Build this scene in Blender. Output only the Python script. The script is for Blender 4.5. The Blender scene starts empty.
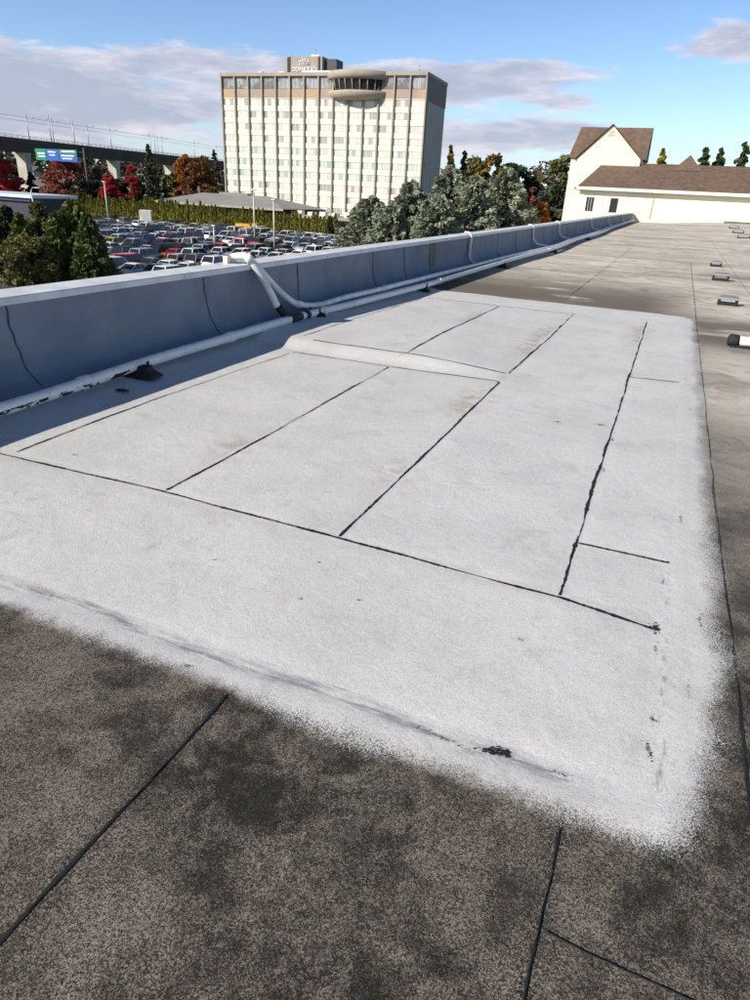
import bpy, math, random
import numpy as np
from mathutils import Vector, Matrix, noise as mnoise
random.seed(7); rng = np.random.default_rng(7)
R = math.radians
scene = bpy.context.scene
col = scene.collection
# ------------------------------------------------------------------ camera
H = 1.6; FPX = 650.0
pit, rol, yaw = R(25.5), R(3.0), R(-22.25)
cF = Vector((math.sin(yaw)*math.cos(pit), math.cos(yaw)*math.cos(pit), -math.sin(pit)))
cr = Vector((math.cos(yaw), -math.sin(yaw), 0)); cu = cr.cross(cF)
cR = math.cos(rol)*cr + math.sin(rol)*cu; cU = -math.sin(rol)*cr + math.cos(rol)*cu
EYE = Vector((0, 0, H))
def ray(x, y): return cF*FPX + (x-375)*cR - (y-500)*cU
def atz(x, y, z=0.0):
    r = ray(x, y); return EYE + r*((z-H)/r.z)
def aty(x, y, Y):
    r = ray(x, y); return EYE + r*(Y/r.y)
def proj(p):
    d = Vector(p)-EYE; z = d.dot(cF)
    return 375+FPX*d.dot(cR)/z, 500-FPX*d.dot(cU)/z
cam = bpy.data.cameras.new('camera'); co = bpy.data.objects.new('camera', cam); col.objects.link(co)
M = Matrix.Identity(4)
for i in range(3):
    M[i][0] = cR[i]; M[i][1] = cU[i]; M[i][2] = -cF[i]; M[i][3] = EYE[i]
co.matrix_world = M
cam.sensor_fit = 'VERTICAL'; cam.sensor_height = 36; cam.lens = 36*FPX/1000
cam.clip_start = 0.05; cam.clip_end = 9000
scene.camera = co
scene.render.resolution_x = 768; scene.render.resolution_y = 1024
# ------------------------------------------------------------------ objects and tags
def tag(o, label=None, cat=None, group=None, kind=None):
    if label: o['label'] = label
    if cat: o['category'] = cat
    if group: o['group'] = group
    if kind: o['kind'] = kind
    return o
def empty(name, loc=(0, 0, 0), rz=0.0):
    o = bpy.data.objects.new(name, None); o.empty_display_size = .3
    o.location = loc; o.rotation_euler = (0, 0, rz); col.objects.link(o); return o
def link(name, me, parent=None, loc=None):
    o = bpy.data.objects.new(name, me); col.objects.link(o)
    if parent: o.parent = parent
    if loc is not None: o.location = loc
    return o
class MB:
    def __init__(s): s.v = []; s.f = []; s.m = []; s.sm = []
    def add(s, vs, fs, mi=0, smooth=False):
        n = len(s.v); s.v += [tuple(v) for v in vs]
        for f in fs: s.f.append(tuple(i+n for i in f)); s.m.append(mi); s.sm.append(smooth)
    def box(s, x0, x1, y0, y1, z0, z1, mi=0):
        s.add([(x0,y0,z0),(x1,y0,z0),(x1,y1,z0),(x0,y1,z0),(x0,y0,z1),(x1,y0,z1),(x1,y1,z1),(x0,y1,z1)],
              [(0,3,2,1),(4,5,6,7),(0,1,5,4),(1,2,6,5),(2,3,7,6),(3,0,4,7)], mi)
    def obox(s, c, ux, uy, hx, hy, z0, z1, mi=0):   # oriented box, ux/uy 2D unit vectors
        p = []
        for z in (z0, z1):
            for a, b in ((-1,-1),(1,-1),(1,1),(-1,1)):
                p.append((c[0]+ux[0]*a*hx+uy[0]*b*hy, c[1]+ux[1]*a*hx+uy[1]*b*hy, z))
        s.add(p, [(0,3,2,1),(4,5,6,7),(0,1,5,4),(1,2,6,5),(2,3,7,6),(3,0,4,7)], mi)
    def tube(s, pts, rad, n=12, mi=0, cap=True, smooth=True):
        pts = [Vector(p) for p in pts]; N = len(pts)
        rads = rad if isinstance(rad, (list, tuple)) else [rad]*N
        base = len(s.v); up = None
        for i, p in enumerate(pts):
            t = (pts[min(i+1, N-1)]-pts[max(i-1, 0)]).normalized()
            if up is None:
                a = Vector((0, 0, 1)) if abs(t.z) < .9 else Vector((1, 0, 0)); up = t.cross(a).normalized()
            else: up = (up-t*up.dot(t)).normalized()
            w = t.cross(up)
            for k in range(n):
                a = 2*math.pi*k/n
                s.v.append(tuple(p+rads[i]*(math.cos(a)*up+math.sin(a)*w)))
        for i in range(N-1):
            for k in range(n):
                k2 = (k+1) % n
                s.f.append((base+i*n+k, base+i*n+k2, base+(i+1)*n+k2, base+(i+1)*n+k)); s.m.append(mi); s.sm.append(smooth)
        if cap:
            s.f.append(tuple(base+k for k in range(n))[::-1]); s.m.append(mi); s.sm.append(False)
            s.f.append(tuple(base+(N-1)*n+k for k in range(n))); s.m.append(mi); s.sm.append(False)
    def lathe(s, prof, c, n=32, a0=0, a1=2*math.pi, mi=0, smooth=True):
        full = abs(a1-a0-2*math.pi) < 1e-6; m = n if full else n+1; b = len(s.v)
        for r, z in prof:
            for k in range(m):
                a = a0+(a1-a0)*k/n; s.v.append((c[0]+r*math.cos(a), c[1]+r*math.sin(a), c[2]+z))
        for i in range(len(prof)-1):
            for k in range(n):
                k2 = (k+1) % m
                s.f.append((b+i*m+k, b+i*m+k2, b+(i+1)*m+k2, b+(i+1)*m+k)); s.m.append(mi); s.sm.append(smooth)
    def mesh(s, name, mats):
        me = bpy.data.meshes.new(name); me.from_pydata(s.v, [], s.f)
        for m in (mats if isinstance(mats, (list, tuple)) else [mats]): me.materials.append(m)
        me.polygons.foreach_set('material_index', s.m); me.polygons.foreach_set('use_smooth', s.sm)
        me.update(); return me
    def build(s, name, mats, parent=None, bevel=0.0):
        o = link(name, s.mesh(name, mats), parent)
        if bevel:
            b = o.modifiers.new('bevel', 'BEVEL'); b.width = bevel; b.segments = 2; b.limit_method = 'ANGLE'
        return o
def npmesh(name, V, F, mat, smooth=False):
    me = bpy.data.meshes.new(name); me.from_pydata(V.tolist() if hasattr(V, 'tolist') else V, [], F.tolist() if hasattr(F, 'tolist') else F)
    me.materials.append(mat)
    if smooth: me.polygons.foreach_set('use_smooth', [True]*len(me.polygons))
    me.update(); return me
def smooth_path(pts, n=8):
    pts = [Vector(p) for p in pts]; out = []
    for i in range(len(pts)-1):
        p0 = pts[max(i-1, 0)]; p1 = pts[i]; p2 = pts[i+1]; p3 = pts[min(i+2, len(pts)-1)]
        for k in range(n):
            t = k/n
            out.append(.5*((2*p1)+(p2-p0)*t+(2*p0-5*p1+4*p2-p3)*t*t+(3*p1-p0-3*p2+p3)*t**3))
    out.append(pts[-1]); return out
# ------------------------------------------------------------------ material helpers
class NT:
    def __init__(s, mat):
        s.t = mat.node_tree; s.t.nodes.clear(); s.out = s.n('ShaderNodeOutputMaterial')
    def n(s, typ, **kw):
        nd = s.t.nodes.new(typ)
        for k, v in kw.items(): setattr(nd, k, v)
        return nd
    def l(s, a, b): s.t.links.new(a, b)
    def math(s, op, a, b=None, c=None, clamp=False):
        nd = s.n('ShaderNodeMath', operation=op); nd.use_clamp = clamp
        for i, v in enumerate((a, b, c)):
            if v is None: continue
            if isinstance(v, (int, float)): nd.inputs[i].default_value = v
            else: s.l(v, nd.inputs[i])
        return nd.outputs[0]
    def noise(s, scale, detail=4, rough=.55, vec=None, dist=0, out=0):
        nd = s.n('ShaderNodeTexNoise'); nd.inputs['Scale'].default_value = scale; nd.inputs['Detail'].default_value = detail
        nd.inputs['Roughness'].default_value = rough; nd.inputs['Distortion'].default_value = dist
        if vec is not None: s.l(vec, nd.inputs['Vector'])
        return nd.outputs[out]
    def ss(s, v, a, b, lo=0.0, hi=1.0):
        nd = s.n('ShaderNodeMapRange', interpolation_type='SMOOTHSTEP')
        s.l(v, nd.inputs[0]); nd.inputs[1].default_value = a; nd.inputs[2].default_value = b
        nd.inputs[3].default_value = lo; nd.inputs[4].default_value = hi
        return nd.outputs[0]
    def mix(s, f, a, b, blend='MIX'):
        nd = s.n('ShaderNodeMix', data_type='RGBA', blend_type=blend)
        if isinstance(f, (int, float)): nd.inputs[0].default_value = f
        else: s.l(f, nd.inputs[0])
        for i, v in ((6, a), (7, b)):
            if isinstance(v, (tuple, list)): nd.inputs[i].default_value = (*v[:3], 1)
            else: s.l(v, nd.inputs[i])
        return nd.outputs[2]
    def pos(s): return s.n('ShaderNodeNewGeometry').outputs['Position']
    def obj(s): return s.n('ShaderNodeTexCoord').outputs['Object']
    def scaled(s, v, sc):
        nd = s.n('ShaderNodeMapping'); nd.inputs['Scale'].default_value = sc; s.l(v, nd.inputs[0]); return nd.outputs[0]
    def xyz(s, v):
        nd = s.n('ShaderNodeSeparateXYZ'); s.l(v, nd.inputs[0]); return nd.outputs
    def bsdf(s, colr, rough=.8, metal=0, bump=None, bstr=.3, bdist=.01, spec=None):
        b = s.n('ShaderNodeBsdfPrincipled')
        if isinstance(colr, (tuple, list)): b.inputs['Base Color'].default_value = (*colr[:3], 1)
        else: s.l(colr, b.inputs['Base Color'])
        if isinstance(rough, (int, float)): b.inputs['Roughness'].default_value = rough
        else: s.l(rough, b.inputs['Roughness'])
        b.inputs['Metallic'].default_value = metal
        if spec is not None: b.inputs['Specular IOR Level'].default_value = spec
        if bump is not None:
            bn = s.n('ShaderNodeBump'); bn.inputs['Strength'].default_value = bstr; bn.inputs['Distance'].default_value = bdist
            s.l(bump, bn.inputs['Height']); s.l(bn.outputs[0], b.inputs['Normal'])
        return b
    def done(s, b): s.l(b.outputs[0], s.out.inputs[0])
def newmat(name):
    m = bpy.data.materials.new(name); m.use_nodes = True; return m, NT(m)
def simple(name, c, rough=.7, metal=0, var=.25, scale=3.0, bump=.0, c2=None):
    m, t = newmat(name); v = t.obj()
    n = t.noise(scale, 6, .6, v); dark = tuple(x*(1-var) for x in c) if c2 is None else c2
    cc = t.mix(t.ss(n, .35, .68), c, dark)
    t.done(t.bsdf(cc, rough, metal, t.noise(scale*12, 5, .6, v) if bump else None, bump)); return m
# white coating (shared colour logic)
def granules(t, p, sc):
    v = t.n('ShaderNodeTexVoronoi'); v.inputs['Scale'].default_value = sc; v.inputs['Randomness'].default_value = 1.0
    t.l(p, v.inputs['Vector']); g = t.xyz(v.outputs['Color'])[0]; return g, v.outputs['Distance']
def coat_color(t, p):
    big = t.noise(1.3, 5, .6, p); mid = t.noise(9, 6, .65, p, .4); fine, fd = granules(t, p, 330)
    spots = t.noise(22, 5, .7, p); wear = t.noise(3.2, 7, .7, p, .8)
    c = t.mix(t.ss(big, .35, .7), (.64, .64, .63), (.56, .56, .555))
    c = t.mix(t.ss(mid, .54, .74, 0, .5), c, (.46, .45, .435))
    c = t.mix(t.ss(wear, .52, .70, 0, .55), c, (.43, .42, .41))
    c = t.mix(t.ss(fine, .70, .95, 0, .5), c, (.30, .30, .32)); c = t.mix(t.ss(fine, .30, .05, 0, .45), c, (.72, .72, .72))
    c = t.mix(t.ss(spots, .69, .77, 0, .8), c, (.22, .21, .19))
    c = t.mix(t.math('MULTIPLY', t.ss(t.noise(60, 4, .8, p), .58, .72), t.ss(big, .4, .65, .1, .7)), c, (.30, .30, .30))
    return c, fine, mid
def roof_color(t, p):
    x, y, z = t.xyz(p)
    big = t.noise(1.3, 6, .62, p, .5); med = t.noise(5.0, 7, .7, p, .4); fine, fd = granules(t, p, 430)
    fine2, fd2 = granules(t, p, 240); lng = t.noise(1.0, 7, .66, t.scaled(p, (.30, .85, 1)), .8)
    lng2 = t.noise(1.0, 6, .65, t.scaled(p, (.12, .40, 1)), .5)
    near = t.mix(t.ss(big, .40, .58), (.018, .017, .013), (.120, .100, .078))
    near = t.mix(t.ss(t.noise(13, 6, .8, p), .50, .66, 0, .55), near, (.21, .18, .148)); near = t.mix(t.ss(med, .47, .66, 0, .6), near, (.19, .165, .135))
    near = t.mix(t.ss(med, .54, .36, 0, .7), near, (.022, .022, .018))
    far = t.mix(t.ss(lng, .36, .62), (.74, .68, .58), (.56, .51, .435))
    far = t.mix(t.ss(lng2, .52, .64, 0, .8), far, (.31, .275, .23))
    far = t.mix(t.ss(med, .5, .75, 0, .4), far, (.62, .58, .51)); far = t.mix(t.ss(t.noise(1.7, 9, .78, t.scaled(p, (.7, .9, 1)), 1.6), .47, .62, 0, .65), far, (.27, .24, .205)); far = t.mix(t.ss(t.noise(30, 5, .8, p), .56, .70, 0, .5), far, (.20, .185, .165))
    dirty = t.math('MULTIPLY', t.ss(y, 17.5, 12.6), t.ss(x, 1.0, -.4))
    dirty = t.math('MULTIPLY', dirty, t.ss(lng, .30, .44))
    dr2 = t.math('MULTIPLY', t.math('MULTIPLY', t.ss(y, 12.5, 11.0), t.ss(y, 8.5, 10.0)), t.ss(lng, .36, .55))
    far = t.mix(t.math('MULTIPLY', t.math('MAXIMUM', dirty, dr2), .95), far, (.15, .125, .10))
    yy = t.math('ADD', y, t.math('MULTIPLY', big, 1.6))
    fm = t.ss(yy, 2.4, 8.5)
    nearx = near
    for xs in (-1.085, .04):
        dd = t.math('ABSOLUTE', t.math('ADD', t.math('SUBTRACT', x, xs), t.math('MULTIPLY', t.math('SUBTRACT', med, .5), .05)))
        nearx = t.mix(t.math('MULTIPLY', t.ss(dd, .05, .0), t.ss(med, .35, .6, .15, .8)), nearx, (.018, .018, .016))
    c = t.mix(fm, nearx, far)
    nf = t.ss(y, 9, 1.5, .10, 1.0); wm = t.ss(t.math('ADD', t.math('MULTIPLY', med, .5), t.math('MULTIPLY', big, .5)), .40, .58, .12, 1.0)
    c = t.mix(t.math('MULTIPLY', t.math('MULTIPLY', t.ss(fine, .66, .92), wm), t.math('MULTIPLY', nf, .8)), c, (.37, .33, .28))
    c = t.mix(t.math('MULTIPLY', t.ss(fine, .42, .10), t.math('MULTIPLY', nf, .85)), c, (.010, .010, .009))
    c = t.mix(t.math('MULTIPLY', t.math('MULTIPLY', t.ss(fine2, .74, .95), wm), t.math('MULTIPLY', nf, .55)), c, (.33, .295, .25))
    c = t.mix(t.math('MULTIPLY', t.ss(fine2, .30, .08), t.math('MULTIPLY', nf, .7)), c, (.012, .012, .010))
    return c, fine, fine2
def make_roof_mat():
    m, t = newmat('granulated_roofing'); p = t.pos(); c, f, f2 = roof_color(t, p)
    h = t.math('ADD', f, t.math('MULTIPLY', f2, .8))
    t.done(t.bsdf(c, .9, 0, h, .45, .006, .2)); return m
def make_coat_mat():
    m, t = newmat('white_roof_coating'); p = t.pos(); c, f, mid = coat_color(t, p)
    x, y, z = t.xyz(p)
    # grey smears along membrane edges; the front one also paints the fold's shadow
    ln = t.math('ABSOLUTE', t.math('SUBTRACT', t.math('ADD', y, t.math('MULTIPLY', t.noise(2.2, 3, .5, p), -.16)), 1.485))
    sm = t.math('MULTIPLY', t.ss(ln, .055, .0), t.ss(t.noise(14, 7, .75, t.scaled(p, (.35, 2.5, 1))), .40, .62))
    sm = t.math('MULTIPLY', sm, t.ss(x, .15, .0))
    lx = t.math('ABSOLUTE', t.math('SUBTRACT', t.math('ADD', x, t.math('MULTIPLY', t.noise(3, 3, .5, p), -.08)), .255))
    sx = t.math('MULTIPLY', t.ss(lx, .022, .0), t.ss(t.noise(12, 6, .75, t.scaled(p, (2, .8, 1))), .50, .66))
    sx2 = t.math('MULTIPLY', t.ss(x, .36, .5), t.ss(t.noise(11, 7, .8, p, .6), .60, .74))
    c = t.mix(t.math('MULTIPLY', sm, .85), c, (.17, .18, .21)); c = t.mix(t.math('MULTIPLY', sx, .8), c, (.20, .20, .20))
    c = t.mix(t.math('MULTIPLY', sx2, .6), c, (.30, .29, .28))
    # overspray edge: signed distance to a rounded rectangle, broken by noise
    n1 = t.noise(1.8, 4, .55, p); n2 = t.noise(16, 5, .65, p); n3 = t.noise(260, 3, .8, p)
    def sd(v, lim, sgn):
        return t.math('MULTIPLY', t.math('SUBTRACT', lim, v), sgn)
    dx = t.math('SUBTRACT', t.ss(y, 1.35, 2.3, .40, .50), x)
    db = t.math('SUBTRACT', y, 1.43); dt = t.math('SUBTRACT', 11.72, y)
    d = t.math('SMOOTH_MIN', dx, db, .22); d = t.math('SMOOTH_MIN', d, dt, .5)
    d = t.math('ADD', d, t.math('MULTIPLY', t.math('SUBTRACT', n1, .5), .16))
    d = t.math('ADD', d, t.math('MULTIPLY', t.math('SUBTRACT', n2, .5), .07))
    amp = t.math('ADD', t.ss(t.noise(1.7, 3, .5, p), .40, .62, .04, .32), t.ss(x, -.3, .4, 0, .18)); d = t.math('ADD', d, t.math('MULTIPLY', t.math('SUBTRACT', t.math('ADD', t.math('MULTIPLY', n3, .55), t.math('MULTIPLY', granules(t, p, 420)[0], .30)), .42), amp))
    a = t.ss(d, -.030, .050)
    h = t.math('ADD', f, t.math('MULTIPLY', mid, 3.0))
    b = t.bsdf(c, .75, 0, h, .55, .004, .3)
    tr = t.n('ShaderNodeBsdfTransparent'); mx = t.n('ShaderNodeMixShader')
    t.l(a, mx.inputs[0]); t.l(tr.outputs[0], mx.inputs[1]); t.l(b.outputs[0], mx.inputs[2]); t.l(mx.outputs[0], t.out.inputs[0])
    return m
def make_sheet_mat():
    m, t = newmat('coated_membrane'); p = t.pos(); c, f, mid = coat_color(t, p)
    x, y, z = t.xyz(p)
    # brown dirt washed along the laps
    for xs, ys, ye in ((-1.25, 7.2, 9.6), (-2.35, 3.0, 3.9), (-3.52, 4.4, 6.2), (-1.25, 3.1, 3.9), (-1.25, 4.6, 5.9), (-.15, 8.6, 10.6), (-2.35, 8.5, 10)):
        dd = t.math('ABSOLUTE', t.math('SUBTRACT', x, xs-.07))
        mm = t.math('MULTIPLY', t.ss(dd, .24, .0), t.math('MULTIPLY', t.ss(y, ys, ys+.5), t.ss(y, ye, ye-.6)))
        mm = t.math('MULTIPLY', mm, t.ss(t.noise(9, 6, .75, p), .40, .60))
        c = t.mix(t.math('MULTIPLY', mm, .75), c, (.36, .30, .215))
    h = t.math('ADD', f, t.math('MULTIPLY', mid, 3.0))
    t.done(t.bsdf(c, .75, 0, h, .5, .004, .3)); return m
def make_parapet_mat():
    m, t = newmat('shade_toned_parapet_membrane'); p = t.pos(); x, y, z = t.xyz(p)
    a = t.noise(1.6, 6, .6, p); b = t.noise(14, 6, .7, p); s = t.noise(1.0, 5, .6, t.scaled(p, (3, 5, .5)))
    c = t.mix(t.ss(a, .35, .68), (.22, .25, .30), (.165, .195, .245))  # base tone darkened and blued: the face's shade is put into its colour
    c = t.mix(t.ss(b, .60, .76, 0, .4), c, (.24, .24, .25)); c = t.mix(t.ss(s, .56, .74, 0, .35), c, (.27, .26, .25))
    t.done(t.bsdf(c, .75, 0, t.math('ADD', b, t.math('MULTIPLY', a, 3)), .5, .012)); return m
def make_leaf(name, c1, c2, c3, nscale=.5, trans=.25):
    m, t = newmat(name); g = t.n('ShaderNodeNewGeometry'); rnd = g.outputs['Random Per Island']
    n = t.noise(nscale, 4, .6, g.outputs['Position'])
    c = t.mix(t.ss(n, .38, .64), c1, c2); c = t.mix(t.ss(rnd, .45, 1.0, 0, .8), c, c3)
    b = t.bsdf(c, .75, 0, None, spec=.2); tr = t.n('ShaderNodeBsdfTranslucent'); t.l(c, tr.inputs[0])
    mx = t.n('ShaderNodeMixShader'); mx.inputs[0].default_value = trans
    t.l(b.outputs[0], mx.inputs[1]); t.l(tr.outputs[0], mx.inputs[2]); t.l(mx.outputs[0], t.out.inputs[0]); return m
def make_peel():
    m, t = newmat('peeling_white_pipe_paint'); p = t.pos(); x, y, z = t.xyz(p)
    n = t.noise(11, 5, .65, t.scaled(p, (1, .6, 1.6))); thr = t.ss(y, 4.3, 4.7, .50, .90)
    mk = t.math('MULTIPLY', t.math('GREATER_THAN', n, thr), t.math('LESS_THAN', t.math('ADD', z, t.math('MULTIPLY', n, .03)), .158))
    g = t.noise(9, 5, .6, p); c = t.mix(t.ss(g, .45, .75), (.82, .82, .80), (.66, .65, .62))
    c = t.mix(mk, c, (.018, .018, .02)); t.done(t.bsdf(c, .45, 0, t.math('MULTIPLY', mk, -1), .6, .004)); return m
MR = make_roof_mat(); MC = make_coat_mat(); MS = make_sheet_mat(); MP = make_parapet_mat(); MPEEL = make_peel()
MTAR = simple('bitumen', (.012, .012, .013), .6, 0, .5, 40, .4)
MCAP = simple('painted_metal_cap', (.76, .77, .78), .45, 0, .22, 4, .1)
MPIPE = simple('white_pipe_paint', (.82, .82, .80), .42, 0, .28, 5, .1)
MRUB = simple('black_rubber', (.015, .015, .016), .75, 0, .4, 20, .3)
MCREAM = simple('cream_stucco', (.80, .74, .56), .85, 0, .06, .4, .1)
MSHING = simple('brown_shingles', (.15, .098, .070), .9, 0, .35, 2.2, .3)
MWTRIM = simple('white_trim', (.72, .70, .65), .6, 0, .12, 2)
MDARK = simple('dark_opening', (.02, .022, .025), .25, 0, .2, 2)
MCONC = simple('concrete', (.34, .32, .29), .9, 0, .25, .3, .2)
MCONCL = simple('pale_column_concrete', (.50, .47, .40), .9, 0, .2, .3, .2)
MCONCD = simple('weathered_girder_concrete', (.085, .08, .078), .9, 0, .3, .2, .2)
MASPH = simple('asphalt', (.055, .056, .058), .9, 0, .3, .25, .2)
MPAINTL = simple('parking_line_paint', (.65, .65, .62), .8, 0, .3, 2)
MGALV = simple('galvanised_metal', (.42, .43, .44), .5, .6, .2, 3)
MPOLE = simple('pale_pole_metal', (.55, .54, .50), .5, .2, .1, 2)
MBARK = simple('bark', (.10, .075, .055), .95, 0, .4, 4, .5)
MGRASS0 = simple('dry_grass_ground', (.10, .12, .05), .95, 0, .35, .08, .2, (.14, .12, .06))
MGREY = simple('grey_roof_sheet', (.23, .225, .22), .8, 0, .2, .4)
MBROWN = simple('brown_wall', (.10, .075, .06), .8, 0, .2, 1)
MPIL = simple('taupe_pilaster', (.36, .31, .255), .8, 0, .15, .5)
MHW = simple('hotel_cream_panel', (.78, .735, .59), .8, 0, .05, .3)
MHSIDE = simple('hotel_side_panel', (.52, .50, .46), .85, 0, .12, .3)
MHEADL = simple('lamp_glass', (.75, .76, .78), .2, 0, .1, 5)
MTAIL = simple('tail_lamp_red', (.35, .015, .012), .3, 0, .1, 5)
def make_paint():
    m, t = newmat('car_paint'); oi = t.n('ShaderNodeObjectInfo')
    n = t.noise(3, 4, .6, t.obj()); c = t.mix(t.ss(n, .4, .75, 0, .12), oi.outputs['Color'], (.2, .19, .17))
    b = t.bsdf(c, .32, .15); b.inputs['Coat Weight'].default_value = .6; t.done(b); return m
MCAR = make_paint()
m, t = newmat('car_glass'); b = t.bsdf((.018, .022, .028), .08, 0, None, spec=.6); t.done(b); MGL = m
MTYRE = simple('tyre_and_trim', (.02, .02, .02), .8, 0, .2, 6)
MRIM = simple('wheel_rim', (.45, .46, .47), .35, .7, .1, 6)

# ------------------------------------------------------------------ world and sun
SUN_EL, SUN_AZ = R(31.0), R(180+35.0)      # compass-like angle from +Y towards +X
sdir = Vector((math.sin(SUN_AZ)*math.cos(SUN_EL), math.cos(SUN_AZ)*math.cos(SUN_EL), math.sin(SUN_EL)))
w = bpy.data.worlds.new('World'); scene.world = w; w.use_nodes = True
t = NT(w) if False else None
nt = w.node_tree; nt.nodes.clear()
class WT(NT):
    def __init__(s, tree): s.t = tree; s.out = s.n('ShaderNodeOutputWorld')
t = WT(nt)
sky = t.n('ShaderNodeTexSky'); sky.sky_type = 'NISHITA'; sky.sun_disc = False
sky.sun_elevation = SUN_EL; sky.sun_rotation = SUN_AZ; sky.air_density = 1.0; sky.dust_density = .35; sky.ozone_density = 3.0
gv = t.n('ShaderNodeTexCoord').outputs['Generated']
x, y, z = t.xyz(gv)
az = t.math('MULTIPLY', t.math('ARCTAN2', x, y), 57.2958); el = t.math('MULTIPLY', t.math('ARCSINE', z), 57.2958)
cv = t.n('ShaderNodeCombineXYZ'); t.l(az, cv.inputs[0]); t.l(el, cv.inputs[1])
fb = t.noise(1.0, 7, .62, t.scaled(cv.outputs[0], (.10, .50, 1)), .35)
fb2 = t.noise(1.0, 6, .6, t.scaled(cv.outputs[0], (.26, 1.1, 1)), .2)
def blob(a0, e0, wa, we, amp):
    da = t.math('DIVIDE', t.math('SUBTRACT', az, a0), wa); de = t.math('DIVIDE', t.math('SUBTRACT', el, e0), we)
    r2 = t.math('ADD', t.math('MULTIPLY', da, da), t.math('MULTIPLY', de, de))
    return t.math('MULTIPLY', t.math('POWER', 2.71828, t.math('MULTIPLY', r2, -1)), amp)
tot = None
for bb in [(-43, 4.6, 13, 2.4, .95), (-52, 4.2, 8, 2.8, .8), (-36, 8.0, 5.5, 1.0, .8), (-52, 7.6, 3.0, .9, .55), (-18, 7.6, 8.5, 1.1, .95), (-25, 6.2, 8, 1.5, .8), (-12, 8.5, 4.0, .7, .6),
           (-16, 4.2, 8, .9, .7), (-10, 6.4, 3, .6, .6), (-9, 4.6, 5, .8, .65), (0.5, 10.2, 4.5, 1.4, .95), (-14, 3.0, 11, 1.0, .5), (25, 7, 14, 2, .8), (-80, 7, 20, 3, .7)]:
    v = blob(*bb); tot = v if tot is None else t.math('ADD', tot, v)
dens = t.math('ADD', tot, t.math('MULTIPLY', t.math('MULTIPLY', t.math('SUBTRACT', fb, .5), 1.8), t.ss(tot, .02, .2)))
dens = t.math('ADD', dens, t.math('MULTIPLY', t.math('SUBTRACT', fb2, .5), 1.0))
cl = t.ss(dens, .30, .66, 0, .88)
lit = t.ss(t.math('ADD', t.math('MULTIPLY', fb2, 1.0), t.math('MULTIPLY', dens, -.30)), .12, .55)
ccol = t.mix(lit, (5.2, 5.6, 7.0), (10.2, 9.6, 10.2))
gr_ = t.n('ShaderNodeCombineColor'); gf = t.ss(el, 4, 40, 1.7, .55)
for i_ in range(3): t.l(t.math('MULTIPLY', gf, (.93, .985, 1.13)[i_]), gr_.inputs[i_])
sc = t.mix(1.0, sky.outputs[0], gr_.outputs[0], 'MULTIPLY')
sc = t.mix(t.ss(el, 5, 0, 0, .5), sc, (6.2, 7.6, 9.8))
fin = t.mix(cl, sc, ccol)
bg = t.n('ShaderNodeBackground'); t.l(fin, bg.inputs[0]); bg.inputs[1].default_value = .07
t.l(bg.outputs[0], t.out.inputs[0])
sl = bpy.data.lights.new('sun', 'SUN'); sl.energy = 5.0; sl.angle = R(.5); sl.color = (1, .93, .82)
so = bpy.data.objects.new('sun', sl); col.objects.link(so); so.rotation_euler = (-sdir).to_track_quat('-Z', 'Y').to_euler()
vs = scene.view_settings; vs.view_transform = 'Standard'; vs.look = 'None'; vs.exposure = 0.36; vs.gamma = 1; vs.use_curve_mapping = False

# ------------------------------------------------------------------ ground, roads
GZ = -8.0
def sstep(a, b, v):
    u = min(1, max(0, (v-a)/(b-a))); return u*u*(3-2*u)
def hill(x, y):
    d = -x*.8+y*.6
    h = sstep(300, 520, d)*13+sstep(180, 900, y)*4
    return h+(2.5*math.sin(x*.013+1)+2*math.sin(y*.011))*sstep(300, 500, d)
b = MB(); n = 70
xs = [-1500+3000*i/n for i in range(n+1)]; ys = [-300+3300*j/n for j in range(n+1)]
vs_ = [(x, y, GZ-.01+hill(x, y)) for y in ys for x in xs]
b.add(vs_, [(j*(n+1)+i, j*(n+1)+i+1, (j+1)*(n+1)+i+1, (j+1)*(n+1)+i) for j in range(n) for i in range(n)], 0, True)
tag(b.build('ground', MGRASS0), kind='structure')
b = MB(); b.add([(-150, 40, GZ+.004), (-5, 30, GZ+.004), (-5, 124, GZ+.004), (-70, 122.5, GZ+.004), (-150, 133, GZ+.004)], [(0, 1, 2, 3, 4)])
tag(b.build('parking_lot', MASPH), kind='structure')
b = MB(); b.add([(-400, 60, GZ+.3), (-150, 150, GZ+.3), (-158, 400, GZ+.3), (-176, 400, GZ+.3), (-168, 158, GZ+.3), (-400, 78, GZ+.3)], [(0, 1, 2, 3, 4, 5)])
tag(b.build('highway', MASPH), kind='structure')

# ------------------------------------------------------------------ roof we stand on
RX0, RX1, RY0, RY1 = -4.52, 42.0, -14.0, 72.0
def rise(x, y): return .42*sstep(25, 70, y)*sstep(-3.5, 5, x)
b = MB(); gx = [RX0, -3.5]+[-3.5+(45.5)*i/24 for i in range(1, 25)]; gy = [RY0]+[12+60*i/30 for i in range(31)]
nx = len(gx)
b.add([(x, y, rise(x, y)) for y in gy for x in gx], [(j*nx+i, j*nx+i+1, (j+1)*nx+i+1, (j+1)*nx+i) for j in range(len(gy)-1) for i in range(nx-1)], 0, True)
roof = tag(b.build('roof_surface', MR), kind='structure')
bd = empty('building', (0, 0, GZ))
tag(bd, 'pale walled building whose flat roof fills the foreground', 'building')
b = MB(); b.box(-4.56, RX1, RY0, RY1-.2, 0, -GZ-.35)
b.build('wall', MCREAM, bd)

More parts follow.
